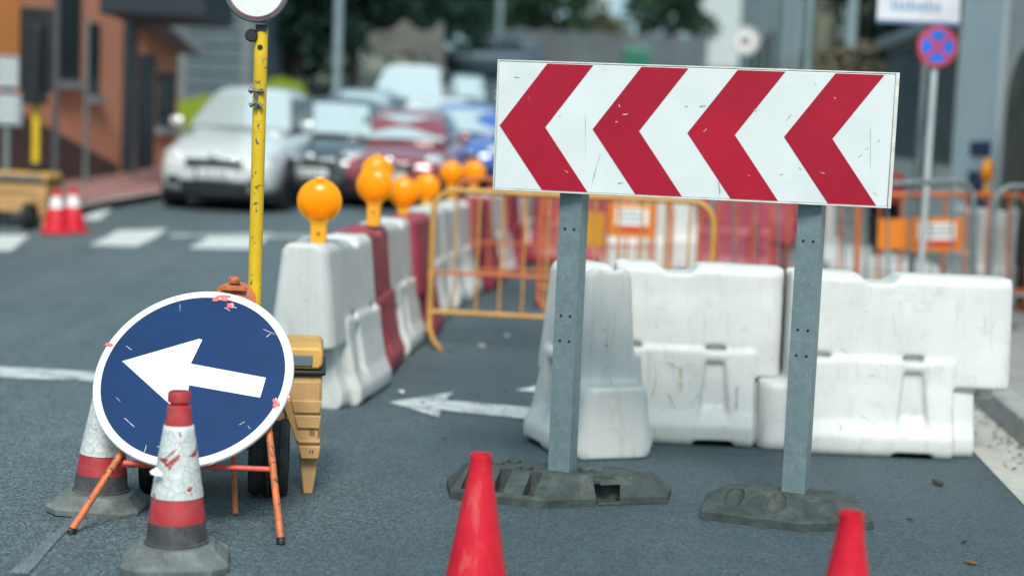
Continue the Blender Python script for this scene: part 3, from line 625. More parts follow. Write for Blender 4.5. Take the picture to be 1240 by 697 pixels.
# ---------------------------------------------------------------- portable signal trolleys
def trolley(loc,rz,label,kind):
    root=empty('signal_trolley',loc,rz,label,'signal trolley','battery trolleys carrying portable signals')
    # local: x across, y depth (front at 0), z up; width .78
    b=MB(); b.prism([(-.39,.20),(.20,.20),(.27,.45),(.27,.50),(-.39,.50)],0.02,.42); b.prism([(-.40,.44),(.40,.44),(.40,.555),(-.40,.555)],0,.44)
    body=b.build('body',TROLLEY,root,bev=.012)
    s=MB(); s.prism([(.20,.53),(.245,.53),(.39,.53),(.39,.17),(.32,.17),(.21,.46)],-.01,.40)
    for (z0_,z1_,xa) in ((.385,.445,.262),(.315,.375,.278),(.245,.262,.29),(.175,.235,.30)): s.prism([(xa,z1_),(.40,z1_),(.395,z0_),(xa+.014,z0_)],-.022,.41)
    sd=s.build('side_pod',TROLLEY,body,bev=.005)
    h=MB()
    for dz in (.21,.30): 
        for dx in (0,.012): h.box(.352+dx,.358+dx,-.0235,-.01,dz-.008,dz+.008)
    h.build('vent_slot',mat('dark_brown_recess',(.12,.05,.02),.7),sd,smooth=False)
    l=MB(); l.prism([(-.39,.585),(.385,.585),(.40,.61),(.40,.665),(.385,.685),(-.385,.685),(-.40,.66)],-.01,.45); lid=l.build('lid',TROLLEYTOP,root,bev=.012)
    i=MB(); i.box(-.30,.355,-.016,.0,.598,.652); i.build('lid_panel',GREYPL,lid,bev=.006)
    g=MB(); g.box(-.40,.415,-.02,.46,.558,.582); g.build('rubber_strip',BLACK,body,bev=.008)
    for sx in (-1,1):
        f=MB(); f.prism([(sx*.35-.045,.19),(sx*.35+.045,.19),(sx*.35+.022,.0),(sx*.35-.022,.0)],.03,.10); f.build('foot',TROLLEY,root,bev=.006)
    for wx in (-.31,.17):
        w=MB(); pr=[(a_,b_*(1.7 if kind!=1 else 1)) for a_,b_ in [(.10,-.05),(.150,-.052),(.163,-.042),(.163,-.03),(.155,-.028),(.155,-.012),(.163,-.010),(.163,.010),(.155,.012),(.155,.028),(.163,.03),(.163,.042),(.150,.052),(.10,.05)]]
        M=Matrix.Translation((wx,.02,.163))@Matrix.Rotation(R_(90),4,'Y'); w.lathe(pr,40,M=M)
        for k in range(30):
            w.box(.156,.166,-.045*(1.7 if kind!=1 else 1),.045*(1.7 if kind!=1 else 1),-.006,.006,M=M@Matrix.Rotation(2*math.pi*k/30,4,'Z'))
        wo=w.build('wheel',TYRE,root,ang=40)
        r=MB(); r.lathe([(.02,-.055),(.095,-.04),(.10,-.03),(.10,.03),(.095,.04),(.02,.055)],24,M=M); r.build('rim',GREYPL,wo)
    if kind!=1:
        for o_ in root.children_recursive:
            z_=(1.08 if o_.name.split('.')[0] in ('wheel','rim') else 1)
            for v in o_.data.vertices: v.co=Vector((v.co.x*kind,v.co.y*kind,v.co.z*kind*z_))
    return root
c=G(378,604)
tx=c.x-.33; ty=6.02
tr1=trolley((tx,ty,0),0,'ochre wheeled battery trolley with a chipped yellow mast, right behind the blue arrow sign',.88)
TROT=R_(7)
tr1.rotation_euler=(0,0,TROT)
pb=P(308,365,6.25); _d=Vector((pb.x-tx,6.25-ty,0)); _d.rotate(Matrix.Rotation(-TROT,3,'Z')); x=_d.x; yq=_d.y
g=MB(); g.tube([(x,yq,.30),(x,yq,1.865)],.0275,28); pole=g.build('mast',YELLOWPOLE,tr1)
g=MB(); Mh=Matrix.Translation((x-.022,yq-.01,2.018))@Matrix.Rotation(R_(90+0),4,'X')
g.lathe([(.108,.05),(.128,.048),(.132,.03),(.125,-.05),(.09,-.09),(.03,-.10)],48,M=Mh); hd=g.build('lamp_head',DARKSTEEL,tr1)
g=MB(); g.lathe([(.111,.052),(.113,.0505)],48,M=Mh); 
vs=[(0,.0,.058)]; g.lathe([(.002,.058),(.06,.0565),(.109,.052),(.109,.045)],48,M=Mh); g.build('lens',WHITESIGN,hd)
g=MB(); g.lathe([(.1085,.0525),(.1115,.0525)],48,M=Mh,caps=False); g.build('red_ring',CONERED,hd,smooth=False)
g=MB(); g.lathe([(.018,-.02),(.025,-.014),(.026,.01),(.02,.02)],20,M=Matrix.Translation((x-.038,yq-.02,1.835))@Matrix.Rotation(R_(90),4,'X')); g.build('knob',BLACK,pole)
g=MB(); g.lathe([(.011,0),(.011,.003)],14,M=Matrix.Translation((x-.002,yq-.0265,1.79))@Matrix.Rotation(R_(90),4,'X')); g.build('bolt',BLACK,pole); g=MB(); g.box(x-.022,x+.022,yq-.03,yq+.03,1.855,1.88); g.build('head_socket',BLACK,pole)
# hinge bolt with wing nut
zq=P(311,110,6.2).z
g=MB(); g.tube([(x-.045,yq-.035,zq),(x+.02,yq-.035,zq)],.007,10); g.lathe([(.013,0),(.013,.01)],8,M=Matrix.Translation((x-.038,yq-.035,zq))@Matrix.Rotation(R_(90),4,'Y'))
g.lathe([(.010,0),(.010,.014)],6,M=Matrix.Translation((x+.0,yq-.035,zq))@Matrix.Rotation(R_(90),4,'Y'))
g.tube([(x-.012,yq-.035,zq-.008),(x-.012,yq-.04,zq-.07)],.007,10); g.tube([(x-.012,yq-.04,zq-.045),(x-.038,yq-.04,zq-.062)],[.006,.010],10); g.tube([(x-.012,yq-.04,zq-.045),(x+.012,yq-.04,zq-.064)],[.006,.010],10)
g.build('wing_nut',DARKSTEEL,pole)
# far trolley at the left edge with a dark signal head
c=G(10,281); y=c.y+.25; tx2=GX(18,y)
tr2_=trolley((tx2,y,hg(y)),R_(-6),'ochre battery trolley with a dark signal head on a yellow mast, near the terracotta house',1)
x2=P(42,170,y+.2).x-tx2
g=MB(); g.tube([(x2,.2,.3),(x2,.2,1.75)],.05,20); g.build('mast',YELLOWPOLE,tr2_)
g=MB(); zt=1.55
g.box(x2-.20,x2+.20,.14,.22,zt+.10,zt+1.1); g.box(x2-.11,x2+.11,.02,.30,zt-.05,zt+.9)
hd2=g.build('signal_head',BLACK,tr2_,bev=.02)
g=MB(); g.box(x2-.10,x2+.10,.08,.3,.70,.80); g.build('mast_socket',BLACK,tr2_,bev=.02)

# ---------------------------------------------------------------- crowd-control fences
def crowd_fence(w,h,m,nb,mid=None,rt=.02,midm=None,rb=.009,plates=()):
    root=empty('crowd_fence'); r=.16; x0,x1=-w/2,w/2; g=MB(); pts=[(x0,0,.10)]
    pts+=[(x0,0,h-r)]+[(x0+r-r*math.cos(a),0,h-r+r*math.sin(a)) for a in [R_(k) for k in range(10,91,10)]]
    pts+=[(x1-r+r*math.sin(a),0,h-r+r*math.cos(a)) for a in [R_(k) for k in range(0,90,10)]]+[(x1,0,h-r),(x1,0,.10)]
    g.tube(pts,rt,12); g.build('outer_tube',m,root)
    g=MB(); g.tube([(x0,0,.24),(x1,0,.24)],rt*.85,10); g.build('bottom_rail',m,root)
    if mid: g=MB(); g.tube([(x0,-.004,mid),(x1,-.004,mid)],.012,10); g.build('middle_rail',midm or m,root)
    for k in range(nb):
        x=x0+(k+1)*w/(nb+1); tz=h if (x-x0>r and x1-x>r) else h-r+math.sqrt(max(0,r*r-(r-min(x-x0,x1-x))**2))
        g=MB(); g.tube([(x,0,.24),(x,0,tz)],rb,8); g.build('bar',m,root)
    for sx in (x0,x1):
        g=MB(); g.tube([(sx,0,.18),(sx+.01,-.05,.12),(sx+.06,-.15,.05),(sx+.13,-.30,.014)],rt*.8,10); g.tube([(sx,0,.18),(sx,.05,.12),(sx-.04,.15,.05),(sx-.08,.26,.014)],rt*.8,10); g.build('foot',m,root)
    for (xa,xb,za,zb,pm,notice) in plates:
        g=MB(); g.box(xa,xb,-.022,-.012,za,zb); pl=g.build('info_plate',pm,root,bev=.002)
        if notice:
            c0=(xa+xb)/2; ww=(xb-xa)*.36; zc=(za+zb)/2+.03; hh=(zb-za)*.26
            g=MB(); g.box(c0-ww,c0+ww,-.026,-.0225,zc-hh,zc+hh); nt=g.build('notice',WHITESIGN,pl,smooth=False)
            g=MB()
            for r_ in range(3):
                xx=c0-ww*.85
                while xx<c0+ww*.75:
                    l_=random.uniform(.02,.05); g.box(xx,min(xx+l_,c0+ww*.9),-.0275,-.0262,zc+hh*(.55-.5*r_)-.008,zc+hh*(.55-.5*r_)+.008); xx+=l_+.012
            g.build('print',GREYPL,nt,smooth=False)
            g=MB(); g.box(c0-ww,c0+ww,-.026,-.0225,zc-hh-.05,zc-hh-.012); g.build('red_strip',CONEORANGE,pl,smooth=False)
    return root
def place(o,xa,ya,xb,yb,za,zb,lab,grp='crowd control fences'):
    o.location=((xa+xb)/2,(ya+yb)/2,(za+zb)/2); L=math.hypot(xb-xa,yb-ya)
    o.rotation_euler=(0,-math.atan2(zb-za,L),math.atan2(yb-ya,xb-xa)); tag(o,lab,'fence',grp)
A0=GX(518,10.75); A1=GX(856,10.55)
o=crowd_fence(A1-A0,1.10,OCHRETUBE,11,.52,.021,ORANGETUBE,.0085)
place(o,A0,10.75,A1,10.55,0,0,'ochre painted crowd fence with an orange middle rail, left of and behind the chevron board')
C0=P(868,300,12.0).x; C1=P(1187,300,12.3).x
o=crowd_fence(C1-C0,1.12,GREYTUBE,11,None,.025,None,.0085); place(o,C0,12.0,C1,12.3,.02,.19,'bare grey steel crowd fence stretching from the red barrier to the pavement')
D0=P(1200,300,12.35).x
o=crowd_fence(2.0,1.12,GREYTUBE,11,None,.025,None,.0085); place(o,D0,12.35,D0+2.0,12.5,.15,.15,'bare grey steel crowd fence on the pavement, cut by the right picture edge')
o=crowd_fence(2.0,1.1,ORANGETUBE,11,.5,.02,None,.009); B0=P(545,300,14.3).x
place(o,B0,14.3,B0+2.0,14.9,0,0,'orange painted crowd fence behind the ochre one, crossing the barrier row')
o=crowd_fence(1.15,1.1,ORANGETUBE,5,None,.022,None,.011,[(-.42,-.02,.62,.93,OCHREPLATE,0),(.02,.42,.72,1.02,ORANGEPLATE,1)]); E0=P(655,300,13.6).x
place(o,E0,13.6,E0+1.15,13.6,-.06,-.06,'orange painted crowd fence with a white notice, in front of the left red cross barrier')
o=crowd_fence(2.1,1.12,ORANGETUBE,8,None,.024,None,.015); F0=P(848,300,14.0).x
place(o,F0,14.0,F0+1.5,14.35,0,0,'thick barred orange crowd fence before the long red barrier of the cross row')
o.scale=(.75,1,1)
o=crowd_fence(1.6,1.1,ORANGETUBE,7,None,.025,None,.013,[(-.62,-.34,.62,.89,ORANGEPLATE,0),(-.32,.16,.60,.90,ORANGEPLATE,1)]); H0=P(1040,300,13.5).x
place(o,H0,13.5,H0+1.6,13.7,.02,.08,'orange painted crowd fence with two info plates, seen through the grey fence')
o=crowd_fence(1.6,1.1,ORANGETUBE,7,None,.025,None,.011); place(o,H0+1.64,13.7,H0+3.2,13.8,.08,.08,'orange painted crowd fence behind the grey one at the right picture edge')

# ---------------------------------------------------------------- small far cones, litter
def far_cone(px,py,label):
    c=G(px,py); root=empty('traffic_cone',c,.3,label,'traffic cone','red cones by the left trolley')
    k=MB(); k.lathe([(.15,.02),(.118,.20),(.085,.30)],32); k.build('body',CONEORANGE,root)
    k=MB(); k.lathe([(.087,.30),(.055,.43)],32); k.build('white_band',WHITESIGN,root)
    k=MB(); k.lathe([(.055,.43),(.035,.52),(.03,.52)],32); k.build('tip',CONEORANGE,root)
    k=MB(); k.box(-.18,.18,-.18,.18,0,.03); k.build('base',CONEORANGE,root,bev=.01)
far_cone(68,282,'red cone with a white band touching the far ochre trolley')
far_cone(88,280,'red cone with a white band, right one of the pair beside the crossing stripes')
def scrap(px,py,s,m,name,label,cat):
    c=G(px,py); g=MB(); n=7; pts=[]
    for k in range(n):
        a=k/n*2*math.pi; r=s*random.uniform(.5,1.1); pts.append((r*math.cos(a),r*.6*math.sin(a),random.uniform(.004,s*.35)))
    vs=[(0,0,s*.3)]+pts+[(x,y,max(.001,z-.004)) for x,y,z in pts]+[(0,0,s*.3-.004)]
    fs=[(0,1+k,1+(k+1)%n) for k in range(n)]+[(2*n+1,n+1+(k+1)%n,n+1+k) for k in range(n)]+[(1+k,n+1+k,n+1+(k+1)%n,1+(k+1)%n) for k in range(n)]
    g.add(vs,fs); o=g.build(name,m,smooth=False,loc=(c.x,c.y,c.z+.006)); o.rotation_euler=(0,0,random.uniform(0,3)); return tag(o,label,cat,'litter and leaves on the asphalt')
LEAF=mat('dry_leaf',(.20,.09,.03),.8,var=.3,vs=30); DLEAF=mat('dark_leaf',(.03,.025,.018),.8,var=.3,vs=30); PAPER=mat('white_paper_scrap',(.6,.62,.6),.7)
for (px,py,s,m,nme,lab,ct) in [(612,409,.05,PAPER,'paper_scrap','crumpled white paper scrap below the ochre fence','litter'),(582,420,.035,PAPER,'paper_scrap','small white paper scrap left of the larger one','litter'),
    (486,477,.04,PAPER,'paper_scrap','pale scrap at the tip of the painted arrow','litter'),(512,489,.022,LEAF,'leaf','small brown leaf lying on the painted arrow','leaf'),
    (546,427,.03,DLEAF,'leaf','dark leaf below the foot of the ochre fence','leaf'),(1136,588,.045,DLEAF,'leaf','curled dark leaf on the asphalt right of the chevron base','leaf'),
    (756,609,.07,DLEAF,'leaf','brown curled leaf against the side of the dark rubber block','leaf'),(537,532,.012,DLEAF,'pebble','lone dark pebble before the painted arrow','pebble'),
    (613,476,.014,DLEAF,'pebble','dark pebble near the left foot of the short barrier','pebble'),(632,486,.014,DLEAF,'pebble','dark pebble just above the painted arrow shaft','pebble'),
    (579,481,.013,DLEAF,'pebble','dark pebble between the arrow barbs','pebble'),(568,479,.013,DLEAF,'pebble','dark pebble above the upper arrow barb','pebble'),
    (1052,632,.02,LEAF,'leaf','tiny brown leaf near the tip of the right fluorescent cone','leaf'),(1176,683,.025,LEAF,'leaf','yellow brown leaf at the bottom right of the asphalt','leaf'),
    (1168,658,.02,DLEAF,'leaf','dark leaf above the yellow brown one at the bottom right','leaf'),(330,641,.012,LEAF,'leaf','tiny orange flake left of the right trestle foot','leaf'),
    (1102,632,.018,DLEAF,'leaf','small dark leaf midway between the chevron base and the gutter','leaf')]:
    scrap(px,py,s,m,nme,lab,ct)
# leaves and debris gathered in the gutter: uncountable
g=MB()
for k in range(420):
    y=random.uniform(6.4,14); e_=random.random()**2; x=kk(y)-.01-e_*.2+random.uniform(-.02,.03)*0; s=random.uniform(.006,.022); a=random.uniform(0,6.3); z=hg(y)+.008+random.uniform(0,.012)
    c,s2=math.cos(a)*s,math.sin(a)*s
    g.add([(x+c,y+s2,z),(x-s2*.5,y+c*.5,z+.005),(x-c,y-s2,z+.002),(x+s2*.5,y-c*.5,z+.006)],[(0,1,2,3)])
tag(g.build('gutter_leaves',mat('gutter_leaf_litter',(.10,.08,.035),.8,var=.6,vs=60),smooth=False,fix=False),'dry leaves and grit gathered along the kerb','leaf litter',None,'stuff')

# ---------------------------------------------------------------- cars
GLASS,ntg,bg_=newmat('sky_toned_car_glass'); bg_.inputs['Base Color'].default_value=(.62,.72,.72,1); bg_.inputs['Metallic'].default_value=.45; bg_.inputs['Roughness'].default_value=.1; bg_.inputs['Coat Weight'].default_value=.8; bg_.inputs['Coat Roughness'].default_value=.05  # pale base colour paints the sky's reflection into the windscreens
SIDEGLASS,_,bg_=newmat('dark_side_glass'); bg_.inputs['Base Color'].default_value=(.02,.03,.035,1); bg_.inputs['Roughness'].default_value=.08
CHROME,_,bg_=newmat('chrome'); bg_.inputs['Base Color'].default_value=(.7,.72,.73,1); bg_.inputs['Metallic'].default_value=1; bg_.inputs['Roughness'].default_value=.15
HEADL,_,bg_=newmat('headlight_glass'); bg_.inputs['Base Color'].default_value=(.45,.5,.52,1); bg_.inputs['Roughness'].default_value=.1; bg_.inputs['Coat Weight'].default_value=1
def carpaint(name,col,metal=.1):
    m,nt,b=newmat(name); b.inputs['Base Color'].default_value=(*col,1); b.inputs['Metallic'].default_value=metal; b.inputs['Roughness'].default_value=.32; b.inputs['Coat Weight'].default_value=1; b.inputs['Coat Roughness'].default_value=.06; b.inputs['Coat IOR'].default_value=2.0
    return m
def make_car(paint,Wd=1.72,L=3.9,Ht=1.47,hood=.92,belt=.95,wb=.55,plate=True,suv=0,cabin=1.0):
    """front at y=0 looking towards -y; body lofted through stations"""
    root=empty('parked_car'); w=Wd/2
    def sec(y,zb,zt,wt,wm,crown):
        # closed ring: bottom left -> side -> top -> side -> bottom
        half=[(wm*.86,zb),(wm*.97,zb+.08),(wm,zb+(zt-zb)*.45),(wm*.985,zb+(zt-zb)*.72),(wt,zt-.05),(wt*.82,zt-.005),(wt*.45,zt+crown*.8),(0,zt+crown)]
        r=[(x,y,z) for x,z in half]+[(-x,y,z) for x,z in reversed(half[:-1])]
        return r
    ct=.98
    st=[(0.0,.34,.60,w*.62,w*.66,.0),(.05,.26,.68,w*.78,w*.84,.005),(.16,.22,.74,w*.86,w*.93,.01),(.45,.20,hood-.07,w*.88,w*.99,.02),(.85,.20,hood,w*.88,w,.03),(1.15*ct,.20,hood+.05,w*.88,w,.03),
        (1.9,.20,belt,w*.90,w,.02),(2.8,.20,belt+.03,w*.90,w,.02),(L-.6,.20,belt+.05,w*.89,w,.02),(L-.12,.24,belt+.04,w*.84,w*.95,.02),(L,.34,belt-.12,w*.72,w*.80,.0)]
    b=MB(); b.loft([sec(*s) for s in st]); body=b.build('body',paint,root,sub=2)
    # greenhouse: pillars and roof
    ys_=[(1.02*cabin,belt-.02,w*.86,0),(1.25*cabin,belt+.19,w*.80,.0),(1.72*cabin,Ht-.06,w*.66,.0),(1.95,Ht,w*.63,.01),(2.7,Ht-.005,w*.63,.01),(L-.75+suv*.3,Ht-.05-.02,w*.62,.01),(L-.28+suv*.1,belt+.12,w*.74,0),(L-.18,belt-.02,w*.80,0)]
    rr=[]
    for (y,z,ww,c_) in ys_:
        zb=belt-.06; wbm=w*.885
        rr.append([(wbm,y,zb),(wbm-(wbm-ww)*.5,y,zb+(z-zb)*.5),(ww,y,z-.03 if z-zb>.1 else z),(ww*.8,y,z+.01),(0,y,z+.025),(-ww*.8,y,z+.01),(-ww,y,z-.03 if z-zb>.1 else z),(-(wbm-(wbm-ww)*.5),y,zb+(z-zb)*.5),(-wbm,y,zb)])
    g=MB(); g.loft(rr); roof=g.build('roof',paint,root,sub=2)
    # windscreen, slightly proud of the pillars
    g=MB(); n=8; rows=[]
    for j in range(7):
        t=j/6; y=1.075*cabin+(1.70-1.075)*cabin*t-.075; z=belt+.055+(Ht-.105-belt-.02)*t; hw=(w*.80)+(w*.60-w*.80)*t
        rows.append([((-1+2*i/n)*hw,y+.06*(((-1+2*i/n))**2),z+.0-.02*((-1+2*i/n))**2) for i in range(n+1)])
    vs=[v for r_ in rows for v in r_]; fs=[(j*(n+1)+i,j*(n+1)+i+1,(j+1)*(n+1)+i+1,(j+1)*(n+1)+i) for j in range(6) for i in range(n)]
    g.add(vs,fs); g.build('windscreen',GLASS,root)
    for sx in (-1,1):
        g=MB(); pz=belt+.06; zt=Ht-.12
        def sx_(z): return (w*.885+(w*.65-w*.885)*((z-belt+.06)/(Ht-belt+.03)))+.012
        g.add([(sx*sx_(pz),1.35*cabin,pz),(sx*sx_(pz),2.35,pz),(sx*sx_(zt),2.35,zt),(sx*sx_(zt),1.80*cabin,zt)],[(0,1,2,3)]); g.build('side_window',SIDEGLASS,root,smooth=False)
        g=MB(); g.add([(sx*sx_(pz),2.42,pz),(sx*sx_(pz),L-.75,pz),(sx*sx_(zt),L-.95,zt),(sx*sx_(zt),2.42,zt)],[(0,1,2,3)]); g.build('side_window',SIDEGLASS,root,smooth=False)
        g=MB(); c0=Vector((sx*w*.76,.20,.70)); 
        M=Matrix.Translation(c0)@Matrix.Rotation(sx*R_(28),4,'Z')@Matrix.Rotation(R_(-24),4,'X'); g.lathe([(.001,-.06),(.06,-.05),(.11,-.03),(.13,0),(.11,.03),(.06,.05),(.001,.06)],20,M=M@Matrix.Diagonal((1.25,.9,.75,1))@Matrix.Rotation(R_(90),4,'X'))
        g.build('headlight',HEADL,root)
        g=MB(); g.lathe([(.001,-.03),(.09,-.02),(.10,0),(.08,.03),(.001,.04)],16,M=Matrix.Translation((sx*w*.68,.045,.40))@Matrix.Rotation(sx*R_(20),4,'Z')@Matrix.Diagonal((1.3,1,.6,1))@Matrix.Rotation(R_(90),4,'X')); g.build('fog_lamp_recess',BLACK,root)
        g=MB(); g.lathe([(.001,-.09),(.06,-.08),(.085,-.03),(.085,.03),(.06,.07),(.001,.08)],16,M=Matrix.Translation((sx*(w+.10),1.32*cabin,belt+.09))@Matrix.Rotation(R_(90),4,'Y')@Matrix.Diagonal((.8,.6,1.15,1))); mr=g.build('wing_mirror',paint,root)
        g=MB(); g.box(sx*(w-.06)-.03,sx*(w-.06)+.05,1.30*cabin,1.36*cabin,belt+.02,belt+.06); g.build('mirror_stem',BLACK,mr,bev=.01)
        for yy in (.75,.75+.62*L):
            g=MB(); M=Matrix.Translation((sx*(w-.10),yy,.31))@Matrix.Rotation(R_(90),4,'Y'); g.lathe([(.2,-.10),(.29,-.105),(.31,-.08),(.31,.08),(.29,.105),(.2,.10)],32,M=M); wo=g.build('wheel',TYRE,root)
            g=MB(); g.lathe([(.03,-.10),(.19,-.09),(.2,-.03),(.2,.03),(.19,.09),(.03,.10)],24,M=M); g.build('rim',CHROME,wo)
            g=MB(); g.lathe([(.37,-.003),(.37,.012)],32,M=Matrix.Translation((sx*(w-.004),yy,.34))@Matrix.Rotation(R_(90),4,'Y')); g.build('wheel_arch',BLACK,body)
    g=MB(); g.box(-w*.46,w*.46,-.035,.1,.575,.665); gr=g.build('grille',BLACK,root,bev=.02)
    g=MB(); g.box(-w*.44,w*.44,-.02,.06,.655,.672); g.lathe([(.045,0),(.05,.01),(.03,.02)],20,M=Matrix.Translation((0,-.0,.69))@Matrix.Rotation(R_(90),4,'X')@Matrix.Diagonal((1.3,.9,1,1))); g.build('chrome_trim',CHROME,gr,bev=.004)
    g=MB(); g.box(-w*.55,w*.55,-.025,.12,.27,.41); g.build('lower_intake',BLACK,root,bev=.03)
    if plate:
        g=MB(); g.box(-.26,.26,-.03,.02,.43,.54); pl=g.build('number_plate',WHITESIGN,root,bev=.004)
        g=MB(); g.box(-.26,-.215,-.033,-.0305,.432,.538); g.build('blue_strip',BLUE,pl,smooth=False)
        g=MB(); xx=-.17
        for k in range(7): 
            g.box(xx,xx+.032,-.033,-.0305,.452,.518); xx+=.052+(.02 if k==3 else 0)
        g.build('plate_print',GREYPL,pl,smooth=False)
    g=MB(); g.box(-w*.90,w*.90,.25,L-.3,.16,.24); g.build('underbody',BLACK,root)
    return root
CARS='cars queuing on the far side of the road'
def put_car(o,px,y,rz,label,z=None):
    x=GX(px,y); o.location=(x,y,hg(y)); o.scale=(.97,1,1.09) if px==258 else (.98,1,1.04); o.rotation_euler=(R_(1.5),0,R_(rz)); tag(o,label,'car',CARS)
put_car(make_car(carpaint('white_car_paint',(.60,.64,.65)),1.76,3.9,1.56,.95,1.0),258,20.5,-6,'white hatchback facing us with a dark lower intake, front car beside the yellow mast')
put_car(make_car(carpaint('dark_grey_car_paint',(.025,.035,.04),.2),1.72,4.1,1.50,.90,.95),374,21.8,-5,'dark grey car directly right of and behind the white hatchback')
put_car(make_car(carpaint('red_car_paint',(.24,.006,.022)),1.72,3.8,1.38,.86,.92),468,21.7,-4,'dark red car facing us above the cluster of amber lamps')
put_car(make_car(carpaint('blue_car_paint',(.04,.10,.42)),1.66,3.9,1.40,.88,.92),551,24.6,-2,'bright blue car half hidden behind the dark red one')
put_car(make_car(carpaint('silver_car_paint',(.42,.46,.48),.5),1.74,4.1,1.48,.9,.95),405,27.2,-8,'silver car behind the dark grey one, just left of the tall white van')
put_car(make_car(carpaint('pale_van_paint',(.66,.70,.70)),1.86,4.6,1.86,1.0,1.08,suv=1),478,30.5,-5,'tall pale van over the roof of the dark red car')
put_car(make_car(carpaint('teal_grey_car_paint',(.16,.22,.23),.3),1.74,4.0,1.50,.92,.95),543,34.0,-4,'grey green car half hidden right of the tall pale van')
put_car(make_car(carpaint('white_car_paint_far',(.7,.72,.74)),1.7,3.9,1.42,.9,.94),512,26.6,-4,'white car whose roof shows between the red car and the tall pale van')
o=make_car(carpaint('navy_suv_paint',(.02,.05,.07)),1.8,4.2,1.62,1.0,1.05,suv=1); q=G(583,97)
o.location=(q.x-2.0,q.y,q.z); o.rotation_euler=(0,0,R_(-78)); tag(o,'dark off-road car crossing side on at the far end of the road','car')

# ---------------------------------------------------------------- buildings
TERRA=mat('terracotta_render',(.62,.25,.145),.85,var=.08,vs=.8,dirt=(.3,.14,.09),da=.3,ds=2)
TERRA2=mat('orange_render',(.70,.25,.07),.8,var=.06,vs=.8)
BROWN=mat('dark_brown_plinth',(.075,.045,.04),.85,var=.2,vs=2)
WINDOW=mat('dark_window',(.02,.03,.035),.15,var=.2,vs=1); SILL=mat('grey_stone_sill',(.25,.27,.27),.8)
DKBLUE=mat('dark_teal_canopy',(.008,.02,.03),.7); DOORM=mat('dark_door',(.025,.04,.05),.5)
a0=P(-60,200,20.6); a1=P(214,200,26.8); A=Vector((a0.x,a0.y,0)); B=Vector((a1.x,a1.y,0)); ud=(B-A).normalized(); Lh=(B-A).length; nrm=Vector((ud.y,-ud.x,0))
hyaw=math.atan2(ud.y,ud.x)
house=empty('terracotta_house',(A.x,A.y,.2),hyaw,'terracotta rendered house with a dark sloping plinth and tall windows at the left','building')
def hu(px,py):  # picture point on the house's front wall: (distance along wall, height above .2)
    nn=Vector((-ud.y,ud.x,0)); o0=Vector((0,0,CH)); d=ray(px,py); t=nn.dot(A-o0)/nn.dot(d); w=o0+d*t; return ((Vector((w.x,w.y,0))-A).dot(ud),w.z-.2)
g=MB(); ue=Lh
e0=hu(214,66)[1]; e1=hu(160,22)[1]; up_=hu(160,22)[0]
g.prism([(-6,-.3),(ue,-.3),(ue,e0),(up_,e1),(up_-1.2,e1+1.0),(-6,7.0)],0,7); g.build('wall',TERRA,house,smooth=False)
g=MB(); uo=hu(24,50)[0]; g.prism([(-5.98,hu(24,72)[1]),(uo,hu(24,72)[1]),(uo,6.8),(-5.98,6.8)],-.02,0.0); g.build('orange_band',TERRA2,house,smooth=False)
g=MB(); pA=hu(20,136);pB=hu(140,200); g.prism([(-5.98,-.3),(pB[0],-.3),(pB[0],pB[1]),(pA[0],pA[1]),(-5.98,pA[1]+.1)],-.05,0.0); g.build('plinth',BROWN,house,smooth=False)
for (xa,xb,ya,yb,kind) in [(64,95,-40,98,'w'),(106,118,28,116,'w'),(146,158,18,214,'p'),(166,184,66,212,'d'),(189,210,88,154,'w')]:
    p0=hu(xa,yb);p1=hu(xb,yb);t0=hu(xa,ya)[1];t1=hu(xb,ya)[1]
    g=MB(); g.prism([p0,p1,(p1[0],t1),(p0[0],t0)],-.03,.0)
    if kind=='w':
        wo=g.build('window',WINDOW,house,smooth=False); g=MB(); g.prism([(p0[0]-.05,p0[1]-.12),(p1[0]+.05,p1[1]-.12),(p1[0]+.05,p1[1]),(p0[0]-.05,p0[1])],-.14,-.0); g.build('sill',SILL,wo,smooth=False)
    elif kind=='p': g=MB(); g.prism([(p0[0],-.2),(p1[0],-.2),(p1[0],t0),(p0[0],t0)],-.10,.0); g.build('downpipe_panel',DOORM,house,smooth=False)
    else: g.build('door',DOORM,house,smooth=False)
g=MB(); g.prism([(hu(214,0)[0],e0),(up_,e1),(up_,e1+.18),(hu(214,0)[0]+.2,e0+.14)],-.5,7.2); g.build('roof_edge',SILL,house,smooth=False)
can=empty('dark_canopy',P(205,26,22.5),0,'dark teal canopy jutting over the street above the small door','canopy')
g=MB(); g.box(-.75,.75,-1,1,0,.9); g.build('canopy_cover',DKBLUE,can,bev=.03); g=MB(); 
for sx in (-.7,): g.tube([(sx,.9,0),(sx,.9,-2.3)],.03,8)
g.build('canopy_pole',DARKSTEEL,can)
# grey shed with horizontal cladding further back
SHED=mat('grey_teal_cladding',(.085,.12,.14),.7,var=.2,vs=.6,dirt=(.08,.1,.11),da=.4,ds=3)
q0=P(212,108,40);q1=P(318,20,40)
sh=empty('clad_shed',(q0.x,40,hg(40)),0,'grey shed with horizontal cladding behind the grass bank on the left','building')
g=MB(); g.box(0,q1.x-q0.x,0,6,-.2,4.6); w_=g.build('wall',SHED,sh,smooth=False)
g=MB()
for k in range(12): g.box(.02,q1.x-q0.x-.02,-.05,.0,.2+k*.36,.2+k*.36+.30)
g.build('cladding_boards',SHED,sh,smooth=False)
g=MB(); g.box(-.3,q1.x-q0.x+.3,-.4,6.3,4.6,4.8); g.build('roof',SILL,sh,smooth=False)
for px in (222,300):
    g=MB(); xx=P(px,60,40).x-q0.x; g.box(xx-.12,xx+.12,-.12,-.05,0,4.5); g.build('pier',GREYPL,sh,smooth=False)
